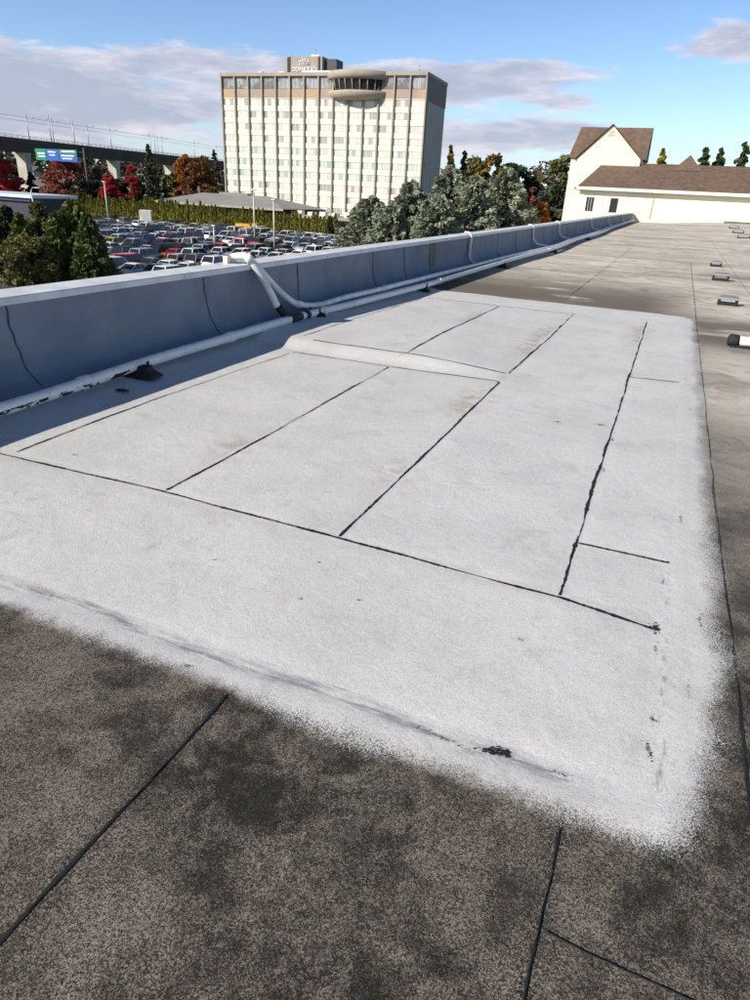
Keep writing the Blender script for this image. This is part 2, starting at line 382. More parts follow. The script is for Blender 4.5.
def ribbon(pts, wid, hgt=.003, wob=.5, seed=0, step=.03, gap=0.0, zf=None):
    """an irregular bead of bitumen along a line; every point is real geometry"""
    r = random.Random(seed); P = [Vector((p[0], p[1], 0)) for p in pts]; out = []
    for i in range(len(P)-1):
        L = (P[i+1]-P[i]).length; k = max(1, int(L/step))
        for j in range(k): out.append(P[i].lerp(P[i+1], j/k))
    out.append(P[-1]); b = MB(); N = len(out); rows = []
    for i, p in enumerate(out):
        tn = (out[min(i+1, N-1)]-out[max(i-1, 0)]).normalized(); s = Vector((-tn.y, tn.x, 0))
        nz = mnoise.noise(Vector((p.x*3+seed, p.y*3, seed*1.7))); nz2 = mnoise.noise(Vector((p.x*17, p.y*17, seed+5.)))
        c = p+s*(nz*.012*wob+nz2*.004*wob)
        nz3 = mnoise.noise(Vector((p.x*6, p.y*6, seed+2.)))
        nz4 = mnoise.noise(Vector((p.x*70, p.y*70, seed+3.)))
        wl = wid*.80*(1+nz4*.9*wob)*(1+nz*1.1*wob+nz3*1.2*wob+nz2*.5*wob+r.uniform(-.12, .12)*wob); wl = max(wl, wid*.12)
        if gap and mnoise.noise(Vector((p.x*2.1, p.y*2.1, seed+9.))) < -1+gap*2: wl *= .12
        if i in (0, N-1): wl *= .2
        z0 = (zf(c.x, c.y) if zf else 0)
        rows.append([(c.x-s.x*wl, c.y-s.y*wl, z0+.0005), (c.x, c.y, z0+hgt), (c.x+s.x*wl, c.y+s.y*wl, z0+.0005)])
    vs = [v for q in rows for v in q]
    fs = []
    for i in range(N-1):
        for k in range(2): fs.append((i*3+k+1, i*3+k, i*3+3+k, i*3+4+k))
    b.add(vs, fs, 0, True); return b
S0 = lambda x, y: rise(x, y)+.002
def rseam(pts, w, seed, wob=.5, gap=0): ribbon(pts, w, .005, wob, seed, .03, gap, S0).build('seam', MTAR, roof)
rseam([(-1.085, -.3), (-1.085, .5), (-1.085, .9), (-1.09, 1.42)], .0058, 1, .75, .2)
rseam([(.03, .3), (.04, .91), (.04, 1.19), (.05, 1.47)], .0072, 2, .95)
rseam([(.06, 1.08), (.60, 1.06), (1.5, 1.05)], .002, 3, 1.0, .35)
rseam([(.56, .9), (.555, 1.98), (.55, 2.92), (.54, 4.12), (.53, 10.57), (.53, 24)], .0055, 4, .8, .25)
rseam([(.57, 1.62), (1.6, 1.6)], .003, 5, .9)
rseam([(1.6, -1), (1.62, 12), (1.6, 40)], .005, 6, .7, .3)
for k, yy in enumerate((19.5, 33)):
    rseam([(-3.5+k*.3, yy), (2.5, yy+.1), (9, yy)], .006, 10+k, .9, .5)
for k, xx in enumerate((-1.6,)):
    rseam([(xx, 12.4), (xx, 40)], .005, 30+k, .8, .5)

# ---- white repair patch
def hump(x, y):
    a = sstep(-1.2, -2.2, x)*.050+sstep(-1.15, -1.5, x)*.014
    fr = sstep(6.04, 6.42, y); bk = 1-sstep(7.0, 11.0, y)*.9
    return a*fr*bk
def cant(x): return .05*sstep(-3.55, -4.2, x)**1.3
def pz(x, y):
    nz = mnoise.noise(Vector((x*1.1, y*1.1, 3.)))*.006+mnoise.noise(Vector((x*4, y*4, 7.)))*.0022
    lap = (.007+.004*mnoise.noise(Vector((x*2, 1., 1.))))*math.exp(-((y-1.475-.05*mnoise.noise(Vector((x*1.6, 5., 0.))))/.035)**2) if x < .35 else 0
    lap += .005*math.exp(-((x-.34-.03*mnoise.noise(Vector((y*1.6, 5., 0.))))/.03)**2) if y > 1.5 else 0
    edge = min(1, max(0, min(.75-x, y-1.2, 11.9-y)/.15))
    return .004+hump(x, y)+cant(x)+(nz+.004)*edge+lap*edge
def gridmesh(name, x0, x1, y0, y1, st, off, mat, parent, jag=0.0, seed=0, skirt=False):
    nx = max(2, int((x1-x0)/st)); ny = max(2, int((y1-y0)/st)); V = []; F = []
    for j in range(ny+1):
        for i in range(nx+1):
            x = x0+(x1-x0)*i/nx; y = y0+(y1-y0)*j/ny
            if jag:
                if i in (0, nx): x += mnoise.noise(Vector((x*2, y*9, seed)))*jag
                if j in (0, ny): y += mnoise.noise(Vector((x*9, y*2, seed)))*jag
            ed = min(i, nx-i, j, ny-j) if off else 9
            V.append((x, y, pz(x, y)+(off if ed > 0 else -.0012)))
    w = nx+1
    for j in range(ny):
        for i in range(nx): F.append((j*w+i, j*w+i+1, (j+1)*w+i+1, (j+1)*w+i))
    if skirt:
        loop = [i for i in range(w)]+[j*w+nx for j in range(1, ny+1)]+[ny*w+i for i in range(nx-1, -1, -1)]+[j*w for j in range(ny-1, 0, -1)]
        base = len(V)
        L = len(loop)
        for q in loop: V.append(V[q])
        for q in loop: V.append((V[q][0], V[q][1], V[q][2]-off-.001))
        for k in range(L): F.append((base+k, base+L+k, base+L+(k+1) % L, base+(k+1) % L))
    me = bpy.data.meshes.new(name); me.from_pydata(V, [], F); me.materials.append(mat)
    me.polygons.foreach_set('use_smooth', [k < nx*ny for k in range(len(F))]); me.update()
    return link(name, me, parent)
patch = empty('roof_patch')
tag(patch, 'large white coated repair patch of membrane strips on the dark roof', 'roof patch')
gridmesh('coating', -4.36, .74, 1.2, 11.95, .045, 0, MC, patch, skirt=False)
OFF = .0022
sheets = [(-4.3, .26, 1.60, 2.575), (-3.50, -2.36, 2.60, 5.98), (-2.335, -1.262, 2.60, 6.02), (-1.24, -.165, 2.60, 10.72),
          (-.142, .30, 2.60, 3.12), (-.142, .32, 3.145, 6.99), (-.145, .33, 7.02, 10.6), (-3.62, -2.37, 6.40, 10.6), (-2.345, -1.262, 6.40, 10.62)]
for k, (a, b_, c, d) in enumerate(sheets): gridmesh('membrane_strip', a, b_, c, d, .05, OFF, MS, patch, .012, k*3.1, False)
PZ = lambda x, y: pz(x, y)+.003
def pseam(pts, w, seed, wob=.5, gap=0, h=.004): ribbon(pts, w, h, wob+.15, seed, .011, gap, PZ).build('seam', MTAR, patch)
pseam([(-4.1, 2.50), (-3.58, 2.56), (-2.35, 2.60), (-1.24, 2.585), (-.15, 2.565), (.25, 2.51)], .0085, 41, .5)
pseam([(-3.52, 2.62), (-3.54, 3.3), (-3.55, 3.9)], .007, 42, .7, .1)
pseam([(-3.55, 3.9), (-3.52, 5.0), (-3.47, 5.9)], .0035, 43, .9, .5)
pseam([(-2.35, 2.62), (-2.34, 3.35)], .007, 44, .6)
pseam([(-2.34, 3.35), (-2.36, 4.9), (-2.38, 5.98)], .006, 45, .9, .35)
pseam([(-1.25, 2.6), (-1.255, 4.4), (-1.26, 6.04)], .0075, 46, .5)
pseam([(-1.262, 6.42), (-1.25, 7.2), (-1.23, 8.6), (-1.23, 10.66)], .009, 47, .8, .15)
pseam([(-.15, 2.58), (-.152, 3.6), (-.155, 5.2), (-.158, 7.6), (-.16, 10.7)], .0078, 48, .6)
pseam([(-.14, 3.128), (.30, 3.142)], .0085, 49, .5)
pseam([(-.15, 7.0), (.31, 7.05)], .006, 50, .5)
pseam([(-3.45, 6.385), (-2.36, 6.39), (-1.28, 6.37)], .007, 51, .6, .15)
pseam([(-2.357, 6.42), (-2.37, 8.4), (-2.38, 10.6)], .008, 52, .9, .4)
pseam([(-3.48, 5.99), (-2.36, 6.0), (-1.27, 6.05)], .004, 53, .9, .45)
pseam([(-3.63, 6.5), (-3.65, 10.5)], .005, 54, .9, .55)
pseam([(-3.6, 10.62), (-1.3, 10.66)], .004, 55, .9, .6)
def smear(cx, cy, rx, ry, n, seed, mat=None, rot=0):
    r = random.Random(seed); b = MB()
    for _ in range(n):
        a = r.gauss(0, .45)*rx; c = r.gauss(0, .45)*ry; x = cx+a*math.cos(rot)-c*math.sin(rot); y = cy+a*math.sin(rot)+c*math.cos(rot)
        s = abs(r.gauss(.0, .35))*min(rx, ry)*.42+.0012; k = r.randint(5, 8); ph = r.uniform(0, 6)
        el = r.uniform(.4, 1)
        ring = [(x+s*math.cos(ph+2*math.pi*i/k)*r.uniform(.5, 1.2), y+s*el*math.sin(ph+2*math.pi*i/k)*r.uniform(.5, 1.2)) for i in range(k)]
        z = pz(x, y)+OFF+.0015+r.uniform(0, .0012)
        b.add([(p[0], p[1], z) for p in ring]+[(x, y, z+.0015)], [(i, (i+1) % k, k) for i in range(k)], 0)
    return b.build('tar_mark', mat or MTAR, patch)
q = lambda px, py: atz(px, py, .008)
for (px, py, rx, ry, n, s, rot) in [(497, 752, .05, .022, 60, 1, .3), (55, 597, .05, .012, 8, 2, .3), (655, 629, .022, .035, 46, 3, 0), (652, 720, .008, .03, 14, 5, 0), (663, 580, .006, .05, 12, 6, 0),
        (75, 455, .04, .015, 10, 8, 0), (560, 775, .05, .008, 16, 9, .1), (655, 650, .008, .04, 14, 10, 0), (648, 752, .010, .05, 26, 11, .3),
        (688, 690, .006, .06, 10, 12, 0), (187, 668, .02, .01, 10, 14, 0), (440, 738, .10, .008, 36, 15, -.1), (360, 236+365, .02, .006, 8, 16, 0), (603, 470, .012, .03, 16, 17, 0), (612, 440, .012, .03, 14, 18, 0),
        (320, 563, .02, .006, 9, 19, 0), (690, 410, .01, .06, 12, 20, 0), (557, 422, .035, .02, 12, 22, 0), (600, 425, .04, .03, 16, 23, .4), (434, 325, .03, .03, 6, 24, 0), (530, 376, .08, .02, 10, 25, 0), (520, 640, .02, .01, 6, 26, 0), (300, 600, .015, .01, 5, 27, 0), (215, 560, .02, .008, 5, 28, 0), (680, 520, .01, .09, 22, 29, 0), (700, 620, .012, .08, 18, 30, 0), (683, 380, .06, .015, 10, 21, 0)]:
    p = q(px, py); smear(p.x, p.y, rx, ry, n*2, s, None, rot)
p = q(655, 722); smear(p.x, p.y, .013, .012, 10, 77, simple('dried_red_leaf', (.18, .03, .02), .8, 0, .4, 60))

# ------------------------------------------------------------------ parapet
par = empty('parapet_wall', (-4.4, 29, 0)); tag(par, 'long low parapet wall with painted membrane face and white metal cap', 'parapet')
PY0, PY1 = -13.5, 71.9
prof = [(-4.17, .045), (-4.24, .075), (-4.31, .13), (-4.365, .21), (-4.395, .31), (-4.40, .45), (-4.40, .74)]
b = MB(); ny = 420; V = []; F = []
for j in range(ny+1):
    y = PY0+(PY1-PY0)*j/ny
    for k, (x, z) in enumerate(prof):
        nz = mnoise.noise(Vector((y*.9, z*2.5, 1.)))*.012+mnoise.noise(Vector((y*3.1, z*5, 4.)))*.005
        V.append((x+nz, y, z if k else 0.0))
w_ = len(prof)
for j in range(ny):
    for k in range(w_-1): F.append((j*w_+k, (j+1)*w_+k, (j+1)*w_+k+1, j*w_+k+1))
b.add(V, F, 0, True)
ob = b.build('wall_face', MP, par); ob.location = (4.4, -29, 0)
b = MB(); b.box(-4.575, -4.43, PY0, PY1, -.3, .72); o = b.build('core', MCREAM, par); o.location = (4.4, -29, 0)
seams_y = [3.42, 5.75, 7.7, 10.1, 11.5, 12.9, 15.55, 18.4, 20.6, 23, 25.1, 27, 30.5, 33.4, 36.4, 41, 46, 52, 58, 65]+[-8+2.3*i for i in range(5)]
def capseg(y0, y1):
    b = MB(); P = [(-4.60, .68), (-4.60, .783), (-4.592, .790), (-4.388, .768), (-4.380, .760), (-4.380, .712), (-4.390, .712), (-4.390, .756), (-4.588, .776), (-4.588, .68)]
    n = len(P); b.add([(x, y0, z) for x, z in P]+[(x, y1, z) for x, z in P], [(i, i+n, (i+1) % n+n, (i+1) % n) for i in range(n)]+[tuple(range(n)), tuple(range(2*n-1, n-1, -1))]); return b
cy = [-13.5, -9.9, -6.8, -3.7, -.6, 2.45, 5.45, 8.5, 11.55]+[11.55+3.05*i for i in range(1, 20)]+[71.9]
for i in range(len(cy)-1):
    o = capseg(cy[i]+.004, cy[i+1]-.004).build('cap_flashing', MCAP, par); o.location = (4.4, -29, random.uniform(-.002, .002))
b = MB()
for yy in cy[1:-1]:
    b.box(-4.783, -4.37, yy-.05, yy+.05, .826, .8285)
for yi, yy in enumerate(seams_y):
    b2 = MB(); pts = []
    bow = .10+.05*math.sin(yi*2.3)
    for k in range(31):
        s = k/30; zz = .735*(1-s)+.075*s; yv = yy+bow*s**1.4+mnoise.noise(Vector((s*6, yi*3., 0)))*.02
        # x on profile
        xx = -4.4
        for a in range(len(prof)-1):
            if prof[a][1] <= zz <= prof[a+1][1]:
                u = (zz-prof[a][1])/(prof[a+1][1]-prof[a][1]); xx = prof[a][0]*(1-u)+prof[a+1][0]*u
        pts.append((xx+.011+mnoise.noise(Vector((yv*.9, zz*2.5, 1.)))*.012, yv, zz))
    vs = []
    for p in pts:
        wv = .0014+.003*abs(mnoise.noise(Vector((p[2]*20, yi*1., 0)))); vs += [(p[0]-.012, p[1]-wv*2, p[2]), (p[0]+.001, p[1], p[2]), (p[0]-.012, p[1]+wv*2, p[2])]
    fs = []
    for k in range(30):
        fs += [(k*3, k*3+1, k*3+4, k*3+3), (k*3+1, k*3+2, k*3+5, k*3+4)]
    b2.add(vs, fs, 0, True); o = b2.build('seam', simple('seam_sealant', (.085, .095, .12), .8, 0, .4, 20) if yi == 0 else bpy.data.materials['seam_sealant'], par); o.location = (4.4, -29, 0)
# damp dark panel of the parapet
b = MB(); b.box(-4.425, -4.386, 12.9, 13.25, .16, .73); o = b.build('drain_cover', simple('weathered_panel', (.20, .18, .14), .8, 0, .4, 4), par); o.location = (4.4, -29, 0)

# ------------------------------------------------------------------ pipes
def pipe(name, pts, r, label, mat=MPIPE, n=8, couplings=(), group=None, bands=()):
    P = smooth_path(pts, n); b = MB(); b.tube(P, r, 14); o = b.build(name, mat); tag(o, label, 'pipe', group)
    for f in couplings:
        i = int(f*(len(P)-2)); c = P[i]; d = (P[i+1]-P[i]).normalized(); k = MB(); k.tube([c-d*.045, c+d*.045], r*1.2, 14); k.build('coupling', mat, o)
    for f, ln in bands:
        i = int(f*(len(P)-2)); c = P[i]; d = (P[i+1]-P[i]).normalized(); k = MB()
        k.tube([c-d*ln, c-d*ln*.3, c+d*ln*.4, c+d*ln], [r*1.05, r*1.16, r*1.1, r*1.04], 14); k.build('tar_wrap', MTAR, o)
    return o
mainp = [(-3.9, -1.5, .14), (-3.93, 1, .14), (-3.95, 2.88, .14), (-3.98, 3.56, .14), (-4.05, 4.5, .14), (-4.06, 5.53, .14), (-4.06, 6.17, .145), (-4.05, 7.18, .15), (-3.97, 8.22, .15), (-3.93, 9.16, .15), (-3.86, 11.44, .14), (-3.84, 13.95, .14),
         (-3.80, 18.74, .14), (-3.62, 23.6, .14), (-3.78, 30, .14), (-3.7, 37.5, .14), (-3.95, 48, .14), (-4.05, 60, .14), (-4.1, 71, .14)]
pipe('roof_pipe', mainp, .046, 'long white pipe with peeling paint on black blocks beside the parapet', MPEEL, 8, (.18, .30, .42, .58, .72), bands=((.385, .13), (.405, .05), (.30, .03)))
sec = [(-4.1, 7.75, .21), (-4.06, 8.42, .23), (-4.01, 9.4, .23), (-3.99, 10.4, .23), (-3.98, 12.2, .22), (-3.97, 15, .2), (-3.92, 19, .19), (-3.74, 24, .18), (-3.92, 30, .18), (-3.86, 37.5, .18), (-4.1, 48, .18), (-4.15, 70, .18)]
loop = [(-4.50, 6.58, .83), (-4.44, 6.63, .83), (-4.36, 6.74, .72), (-4.31, 6.93, .55), (-4.24, 7.12, .38), (-4.18, 7.35, .26)]+sec
pipe('roof_pipe', loop, .038, 'thinner white pipe curving down the parapet and running behind the main pipe', MPIPE, 8, (.06, .3, .5))
P_ = [(-4.585, 6.52, .79), (-4.55, 6.53, .835), (-4.48, 6.55, .85), (-4.40, 6.59, .84), (-4.31, 6.65, .70), (-4.23, 6.74, .50), (-4.16, 6.81, .30)]
ot = pipe('overflow_pipe', P_, .042, 'fat white pipe bent over the parapet cap down to the main pipe', MPIPE, 8, (.55,))
b = MB(); b.tube(smooth_path([(-4.15, 6.82, .30), (-4.10, 6.86, .22), (-4.055, 6.97, .16)], 5), .046, 14); b.build('rubber_elbow', MRUB, ot)
for i, (yy, dy, r, lb) in enumerate([(15.62, -.45, .03, 'straight white drop pipe nearest the photographer on the parapet face'), (22.9, .9, .03, 'white hose curving down the parapet face, second drop along the wall'), (28.1, 1.3, .03, 'white hose curving down the parapet face, third drop along the wall'),
          (38.5, 2.0, .03, 'white hose curving down the parapet face, fourth drop along the wall'), (47.5, 2.2, .03, 'white hose curving down the parapet face, fifth drop along the wall'), (58.5, 2.5, .03, 'far white hose curving down the parapet before the cream building')]):
    pts = [(-4.5, yy-.05, .81), (-4.38, yy, .795), (-4.345, yy+.02*dy, .68), (-4.335, yy+.12*dy, .45), (-4.26, yy+.45*dy, .25), (-4.0, yy+dy, .17)]
    pipe('drop_pipe', pts, r, lb, MPIPE, 6, (), 'pipes dropping from the parapet cap')
def block(p, s, label, tall=.12, w=.11, rz=0):
    b = MB(); prof = [(w, 0), (w*.95, .02), (w*.62, tall*.55), (w*.5, tall*.8), (w*.55, tall)]
    V = []; n = 4
    for (r, z) in prof:
        for a, c in ((-1, -1), (1, -1), (1, 1), (-1, 1)): V.append((a*r*1.25, c*r*.8, z))
    F = [(i*4+k, i*4+(k+1) % 4, (i+1)*4+(k+1) % 4, (i+1)*4+k) for i in range(len(prof)-1) for k in range(4)]+[(3, 2, 1, 0), (16, 17, 18, 19)]
    b.add(V, F); o = b.build('pipe_support', MRUB, None, .006); o.location = p; o.rotation_euler = (0, 0, rz); tag(o, label, 'pipe support', 'black pipe supports under the roof pipe')
    k = MB(); k.lathe([(.068, -.02), (.068, .02)], (0, 0, 0), 14, -math.pi*1.05, .05*math.pi, smooth=True); c = k.build('saddle', MRUB, o)
    c.rotation_euler = (math.pi/2, 0, 0); c.location = (0, 0, tall+.03); c.modifiers.new('s', 'SOLIDIFY').thickness = .008
block((-3.99, 4.30, pz(-3.99, 4.3)), 1, 'black tapered rubber block under the peeling stretch of pipe', .10, .12, .2)
block((-4.05, 7.55, pz(-4.05, 7.5)), 1, 'black block beside the foot of the bent overflow pipe', .07, .11, .5)
block((-3.88, 11.2, pz(-3.88, 11.2)), 1, 'black block under the pipe by the far left corner of the patch', .10, .10, 0)
block((-3.83, 16.9, .0), 1, 'black block under the pipe on bare roof past the patch', .10, .11, 0)
block((-3.64, 23.2, .0), 1, 'black block under the far kink of the pipe', .10, .11, 0)
block((-3.75, 33, .0), 1, 'farthest black block under the roof pipe', .10, .11, 0)
b = MB(); b.box(-.06, .06, -.07, .07, 0, .075); b.box(-.067, .067, -.077, .077, .0755, .09)
o = b.build('junction_box', simple('cream_plastic', (.70, .66, .52), .5, 0, .1, 9), None, .004); o.location = (-4.56, 6.42, .784); o.scale = (.5, .55, .8); tag(o, 'small cream junction box standing on the parapet cap', 'junction box')
b = MB()
for i in range(26):
    a = 6.28*i/26; r = .05*random.uniform(.5, 1.1); b.v.append((r*1.6*math.cos(a), r*math.sin(a), 0))
b.f.append(tuple(range(26))); b.m.append(0); b.sm.append(False)
o = b.build('tar_mark', MTAR, patch); o.location = (-3.86, 3.92, pz(-3.86, 3.92)+.010)

# ------------------------------------------------------------------ things on the right of the roof
d = tag(empty('duct_pipe', (.90, 9.58, 0)), 'white duct lying on the roof with a black rubber end and tan band', 'duct')
b = MB(); b.tube([(.09, .0, .075), (1.1, -.05, .075)], .058, 18); b.build('pipe', MPIPE, d)
b = MB(); b.tube([(-.04, 0.005, .075), (-.02, .004, .075), (.06, .002, .07), (.10, 0, .075)], [.045, .075, .08, .062], 14); b.build('rubber_end', MRUB, d)
b = MB(); b.tube([(.23, -.007, .075), (.34, -.012, .075)], .061, 18); b.build('band', simple('tan_tape', (.33, .22, .09), .7), d)
b = MB(); b.box(.0, 1.2, -.11, -.045, .002, .022); b.box(.0, 1.2, .045, .10, .002, .022); b.build('skid', MRUB, d)
def vent(loc, w, h, label, rz=0):
    e = tag(empty('roof_vent', loc, rz), label, 'roof vent', 'low metal vents on the right of the roof')
    b = MB(); b.box(-w, w, -.11, .11, h, h+.035); b.add([(-w, -.11, h+.035), (w, -.11, h+.035), (w, .11, h+.035), (-w, .11, h+.035), (-w*.6, 0, h+.07), (w*.6, 0, h+.07)], [(0, 1, 5, 4), (1, 2, 5), (2, 3, 4, 5), (3, 0, 4)])
    b.build('hood', MGALV, e, .006)
    b = MB(); b.box(-w*.98, w*.98, -.12, .12, 0, .045); b.build('base', MRUB, e, .004)
    for s in (-1, 1):
        b = MB(); b.box(s*w*.85-.02, s*w*.85+.02, -.08, .08, .046, h-.001); b.build('leg', MRUB, e)
    return e
for (px, py, wd, hh, lb) in [(727, 305, .17, .10, 'nearest low metal roof vent, pale hood over a black base'), (720, 280.5, .19, .12, 'second low metal roof vent, its hood on splayed dark feet'), (715.5, 266.5, .16, .10, 'small low roof vent, third beyond the white duct')]:
    p = atz(px, py); vent((p.x, p.y, 0), wd, hh, lb)
for (px, py, lb) in [(733.5, 229.3, 'dark roof vent closest to the kerb at the far end of the roof'), (738, 232.5, 'dark roof vent between the farthest one and the right-hand one'), (744, 236, 'dark roof vent at the right edge of the photo')]:
    p = atz(px, py, .25); e = vent((p.x, p.y, rise(p.x, p.y)), .34, .14, lb); e.name = 'roof_vent'
b = MB(); b.box(3.4, 30, 68.6, 69.0, .3, .56); o = b.build('roof_kerb', simple('weathered_kerb', (.16, .14, .12), .9, 0, .3, 2)); tag(o, 'low dark kerb across the far right end of the roof', 'kerb')

# ------------------------------------------------------------------ cream building with brown roofs
cb = tag(empty('gabled_building', (-5, 76, GZ)), 'cream building with brown shingled roofs and a tall white gable', 'building')
def cbp(name, b, mat, bevel=0):
    o = b.build(name, mat, cb, bevel); o.location = (5, -76, -GZ); return o
WX0, WX1, WY = -9.72, 60.0, 72.05
def tow(px, py): return aty(px, py, 76)
b = MB(); b.box(WX0, WX1, WY, 82, GZ, 2.55); cbp('wall', b, MCREAM)
b = MB(); b.box(-11.6, -4.75, 76, 84, GZ, 5.5); cbp('tower_wall', b, MCREAM)
# wing roof: hip
ez, ry_, rz_ = 2.82, 76.2, 5.15
ex0, eyf, eyb = -9.95, WY-.5, 82.5
b = MB(); b.add([(ex0, eyf, ez), (WX1, eyf, ez), (WX1, ry_, rz_), (ex0+1.6, ry_, rz_), (ex0, 80.9, ez), (WX1, 80.9, ez), (ex0, eyf, ez-.05), (WX1, eyf, ez-.05), (ex0, 80.9, ez-.05), (WX1, 80.9, ez-.05)],
      [(0, 1, 2, 3), (0, 3, 4), (3, 2, 5, 4), (6, 8, 9, 7), (0, 6, 7, 1), (0, 4, 8, 6)]); cbp('wing_roof', b, MSHING)
b = MB(); b.box(ex0-.02, WX1, eyf-.06, eyf-.002, ez-.27, ez-.01); b.box(ex0-.06, ex0-.022, eyf-.06, 80.9, ez-.27, ez-.01); cbp('fascia', b, MWTRIM)
b = MB(); b.box(ex0+.1, WX1, eyf, WY-.003, ez-.30, ez-.26); cbp('soffit', b, simple('soffit_board', (.35, .32, .28), .8))
b = MB(); b.tube([(ex0+.3, eyf-.10, ez-.24), (WX1, eyf-.10, ez-.24)], .05, 8); cbp('gutter', b, MWTRIM)
pL = aty(656, 190, WY); b = MB(); b.tube([(pL.x, eyf-.1, ez-.2), (pL.x-.02, WY-.06, ez-.55), (pL.x-.05, WY-.06, .3)], .035, 8); cbp('downpipe', b, MWTRIM)
for (x0, x1) in ((-8.93, -8.22), (-6.69, -5.98)):
    b = MB(); b.box(x0, x1, WY-.02, WY-.004, .68, 1.93); wn = cbp('window', b, MDARK)
    b = MB(); 
    for (a, c, e, f) in ((x0-.05, x0, .63, 1.98), (x1, x1+.05, .63, 1.98), (x0, x1, 1.93, 1.98), (x0, x1, .63, .68)): b.box(a, c, WY-.05, WY-.004, e, f)
    if x0 < -8:
        for q_ in (.33, .66): b.box(x0+(x1-x0)*q_-.015, x0+(x1-x0)*q_+.015, WY-.045, WY-.022, .68, 1.93)
    b.build('frame', MWTRIM, wn)
# faint panel joints
b = MB()
for px in (604, 627): p = aty(px, 200, WY); b.box(p.x-.01, p.x+.01, WY-.006, WY-.002, .0, 2.5)
cbp('panel_joint', b, simple('joint_line', (.55, .52, .45), .9))
# tower roof: ridge along x, front gable
TL, TR = -11.85, -4.55; re, rt_, ry2 = 5.45, 8.35, 78.2
b = MB(); b.add([(TL, 75.75, re), (TR, 75.75, re), (TR+.1, ry2, rt_), (TL+.45, ry2, rt_), (TL, 81.5, re), (TR, 81.5, re)], [(0, 1, 2, 3), (3, 2, 5, 4), (0, 4, 5, 1)])
cbp('tower_roof', b, MSHING)
b = MB(); b.add([(TR-.12, 75.9, re+.02), (TR-.12, 81.4, re+.02), (TR+.0, ry2, rt_-.08)], [(0, 1, 2)]); b.add([(TL+.1, 75.9, re+.02), (TL+.1, 81.4, re+.02), (TL+.5, ry2, rt_-.08)], [(0, 2, 1)]); cbp('gable_end', b, MCREAM)
gp = (-8.05, 8.30); g0, g1 = -10.95, -4.95
b = MB(); b.add([(g0, 75.62, re-.02), (g1, 75.62, re-.02), (gp[0], 75.62, gp[1]), (g0, 78.0, re-.02), (g1, 78.0, re-.02), (gp[0], 78.0, gp[1])], [(0, 1, 2), (0, 2, 5, 3), (1, 4, 5, 2)]); b.box(g0, g1, 75.62, 76.0, 2.8, re-.02); cbp('gable', b, MCREAM)
b = MB(); th = .06
for (xa, s) in ((g0-.28, -1), (g1+.28, 1)):
    b.add([(xa, 75.40, re-.1), (gp[0], 75.40, gp[1]+.14), (gp[0], 78.1, gp[1]+.14), (xa, 78.1, re-.1), (xa, 75.40, re-.1-th), (gp[0], 75.40, gp[1]+.14-th), (gp[0], 78.1, gp[1]+.14-th), (xa, 78.1, re-.1-th)],
          [(0, 1, 2, 3), (4, 7, 6, 5), (0, 4, 5, 1), (0, 3, 7, 4), (3, 2, 6, 7)])
cbp('gable_roof', b, MSHING)
b = MB()
for i in range(5): z = 7.35+i*.12; hw = (gp[1]-z)*.72*.55; b.box(gp[0]-hw, gp[0]+hw, 75.58, 75.615, z, z+.05)
cbp('louvre', b, simple('louvre_slats', (.45, .42, .36), .8))
b = MB(); b.add([(-1.9, 75.0, 4.6), (.75, 75.0, 4.6), (-.55, 76.2, 6.0), (-1.9, 79.5, 4.6), (.75, 79.5, 4.6), (-.55, 79.0, 6.0)], [(0, 1, 2), (0, 2, 5, 3), (1, 4, 5, 2)]); cbp('rear_gable_roof', b, MSHING)
b = MB(); b.box(12, 12.5, 71.9, 72.04, 0, 2); 

# ------------------------------------------------------------------ hotel
A = Vector((-103.9, 147.3, 0)); B_ = Vector((-54.4, 149.4, 0)); Cc = Vector((-53.7, 163.0, 0))
hx = (B_-A).normalized(); hy = Vector((-hx.y, hx.x, 0)); HW = (B_-A).length; HD = 15.0
hot = empty('tower_block', (A.x, A.y, GZ), math.atan2(hx.y, hx.x)); tag(hot, 'tall pale slab hotel tower with rows of windows and a round rooftop lounge', 'building')
HT = 24-GZ   # local z from ground
def hp(name, b, mat, parent=None, bevel=0): return b.build(name, mat, parent or hot, bevel)
m, t = newmat('curtained_hotel_glass'); p = t.pos(); sn = t.n('ShaderNodeVectorMath', operation='SNAP'); t.l(p, sn.inputs[0]); sn.inputs[1].default_value = (1.0, 50, 2.42)
wn = t.n('ShaderNodeTexWhiteNoise'); t.l(sn.outputs[0], wn.inputs[0]); rv = wn.outputs[0]
z_ = t.xyz(p)[2]; teal = t.math('MULTIPLY', t.ss(z_, 1.5, 4.0), t.ss(z_, 12, 8))
cA = t.mix(t.math('GREATER_THAN', rv, .45), (.70, .67, .57), (.56, .55, .49)); cB = t.mix(t.math('GREATER_THAN', rv, .80), cA, (.33, .33, .31))
cB = t.mix(t.math('MULTIPLY', teal, .40), cB, (.34, .52, .48)); bb_ = t.bsdf(cB, .35); t.done(bb_); MHG = m
m, t = newmat('crown_glass'); p = t.pos(); n = t.noise(.35, 3, .6, p); t.done(t.bsdf(t.mix(t.ss(n, .4, .62), (.14, .13, .13), (.34, .35, .37)), .3)); MCG = m
m, t = newmat('tan_spandrel'); p = t.pos(); n = t.noise(.12, 2, .5, p); t.done(t.bsdf(t.mix(t.ss(n, .45, .55), (.42, .30, .18), (.33, .27, .22)), .8)); MTAN = m
b = MB(); b.box(0.05, HW-.02, .3, HD, 0, HT-.7); hp('wall', b, MHSIDE)
b = MB(); b.box(-.25, HW+.2, -.35, HD+.1, HT-.7, HT); hp('cornice', b, MPIL, None, .05)
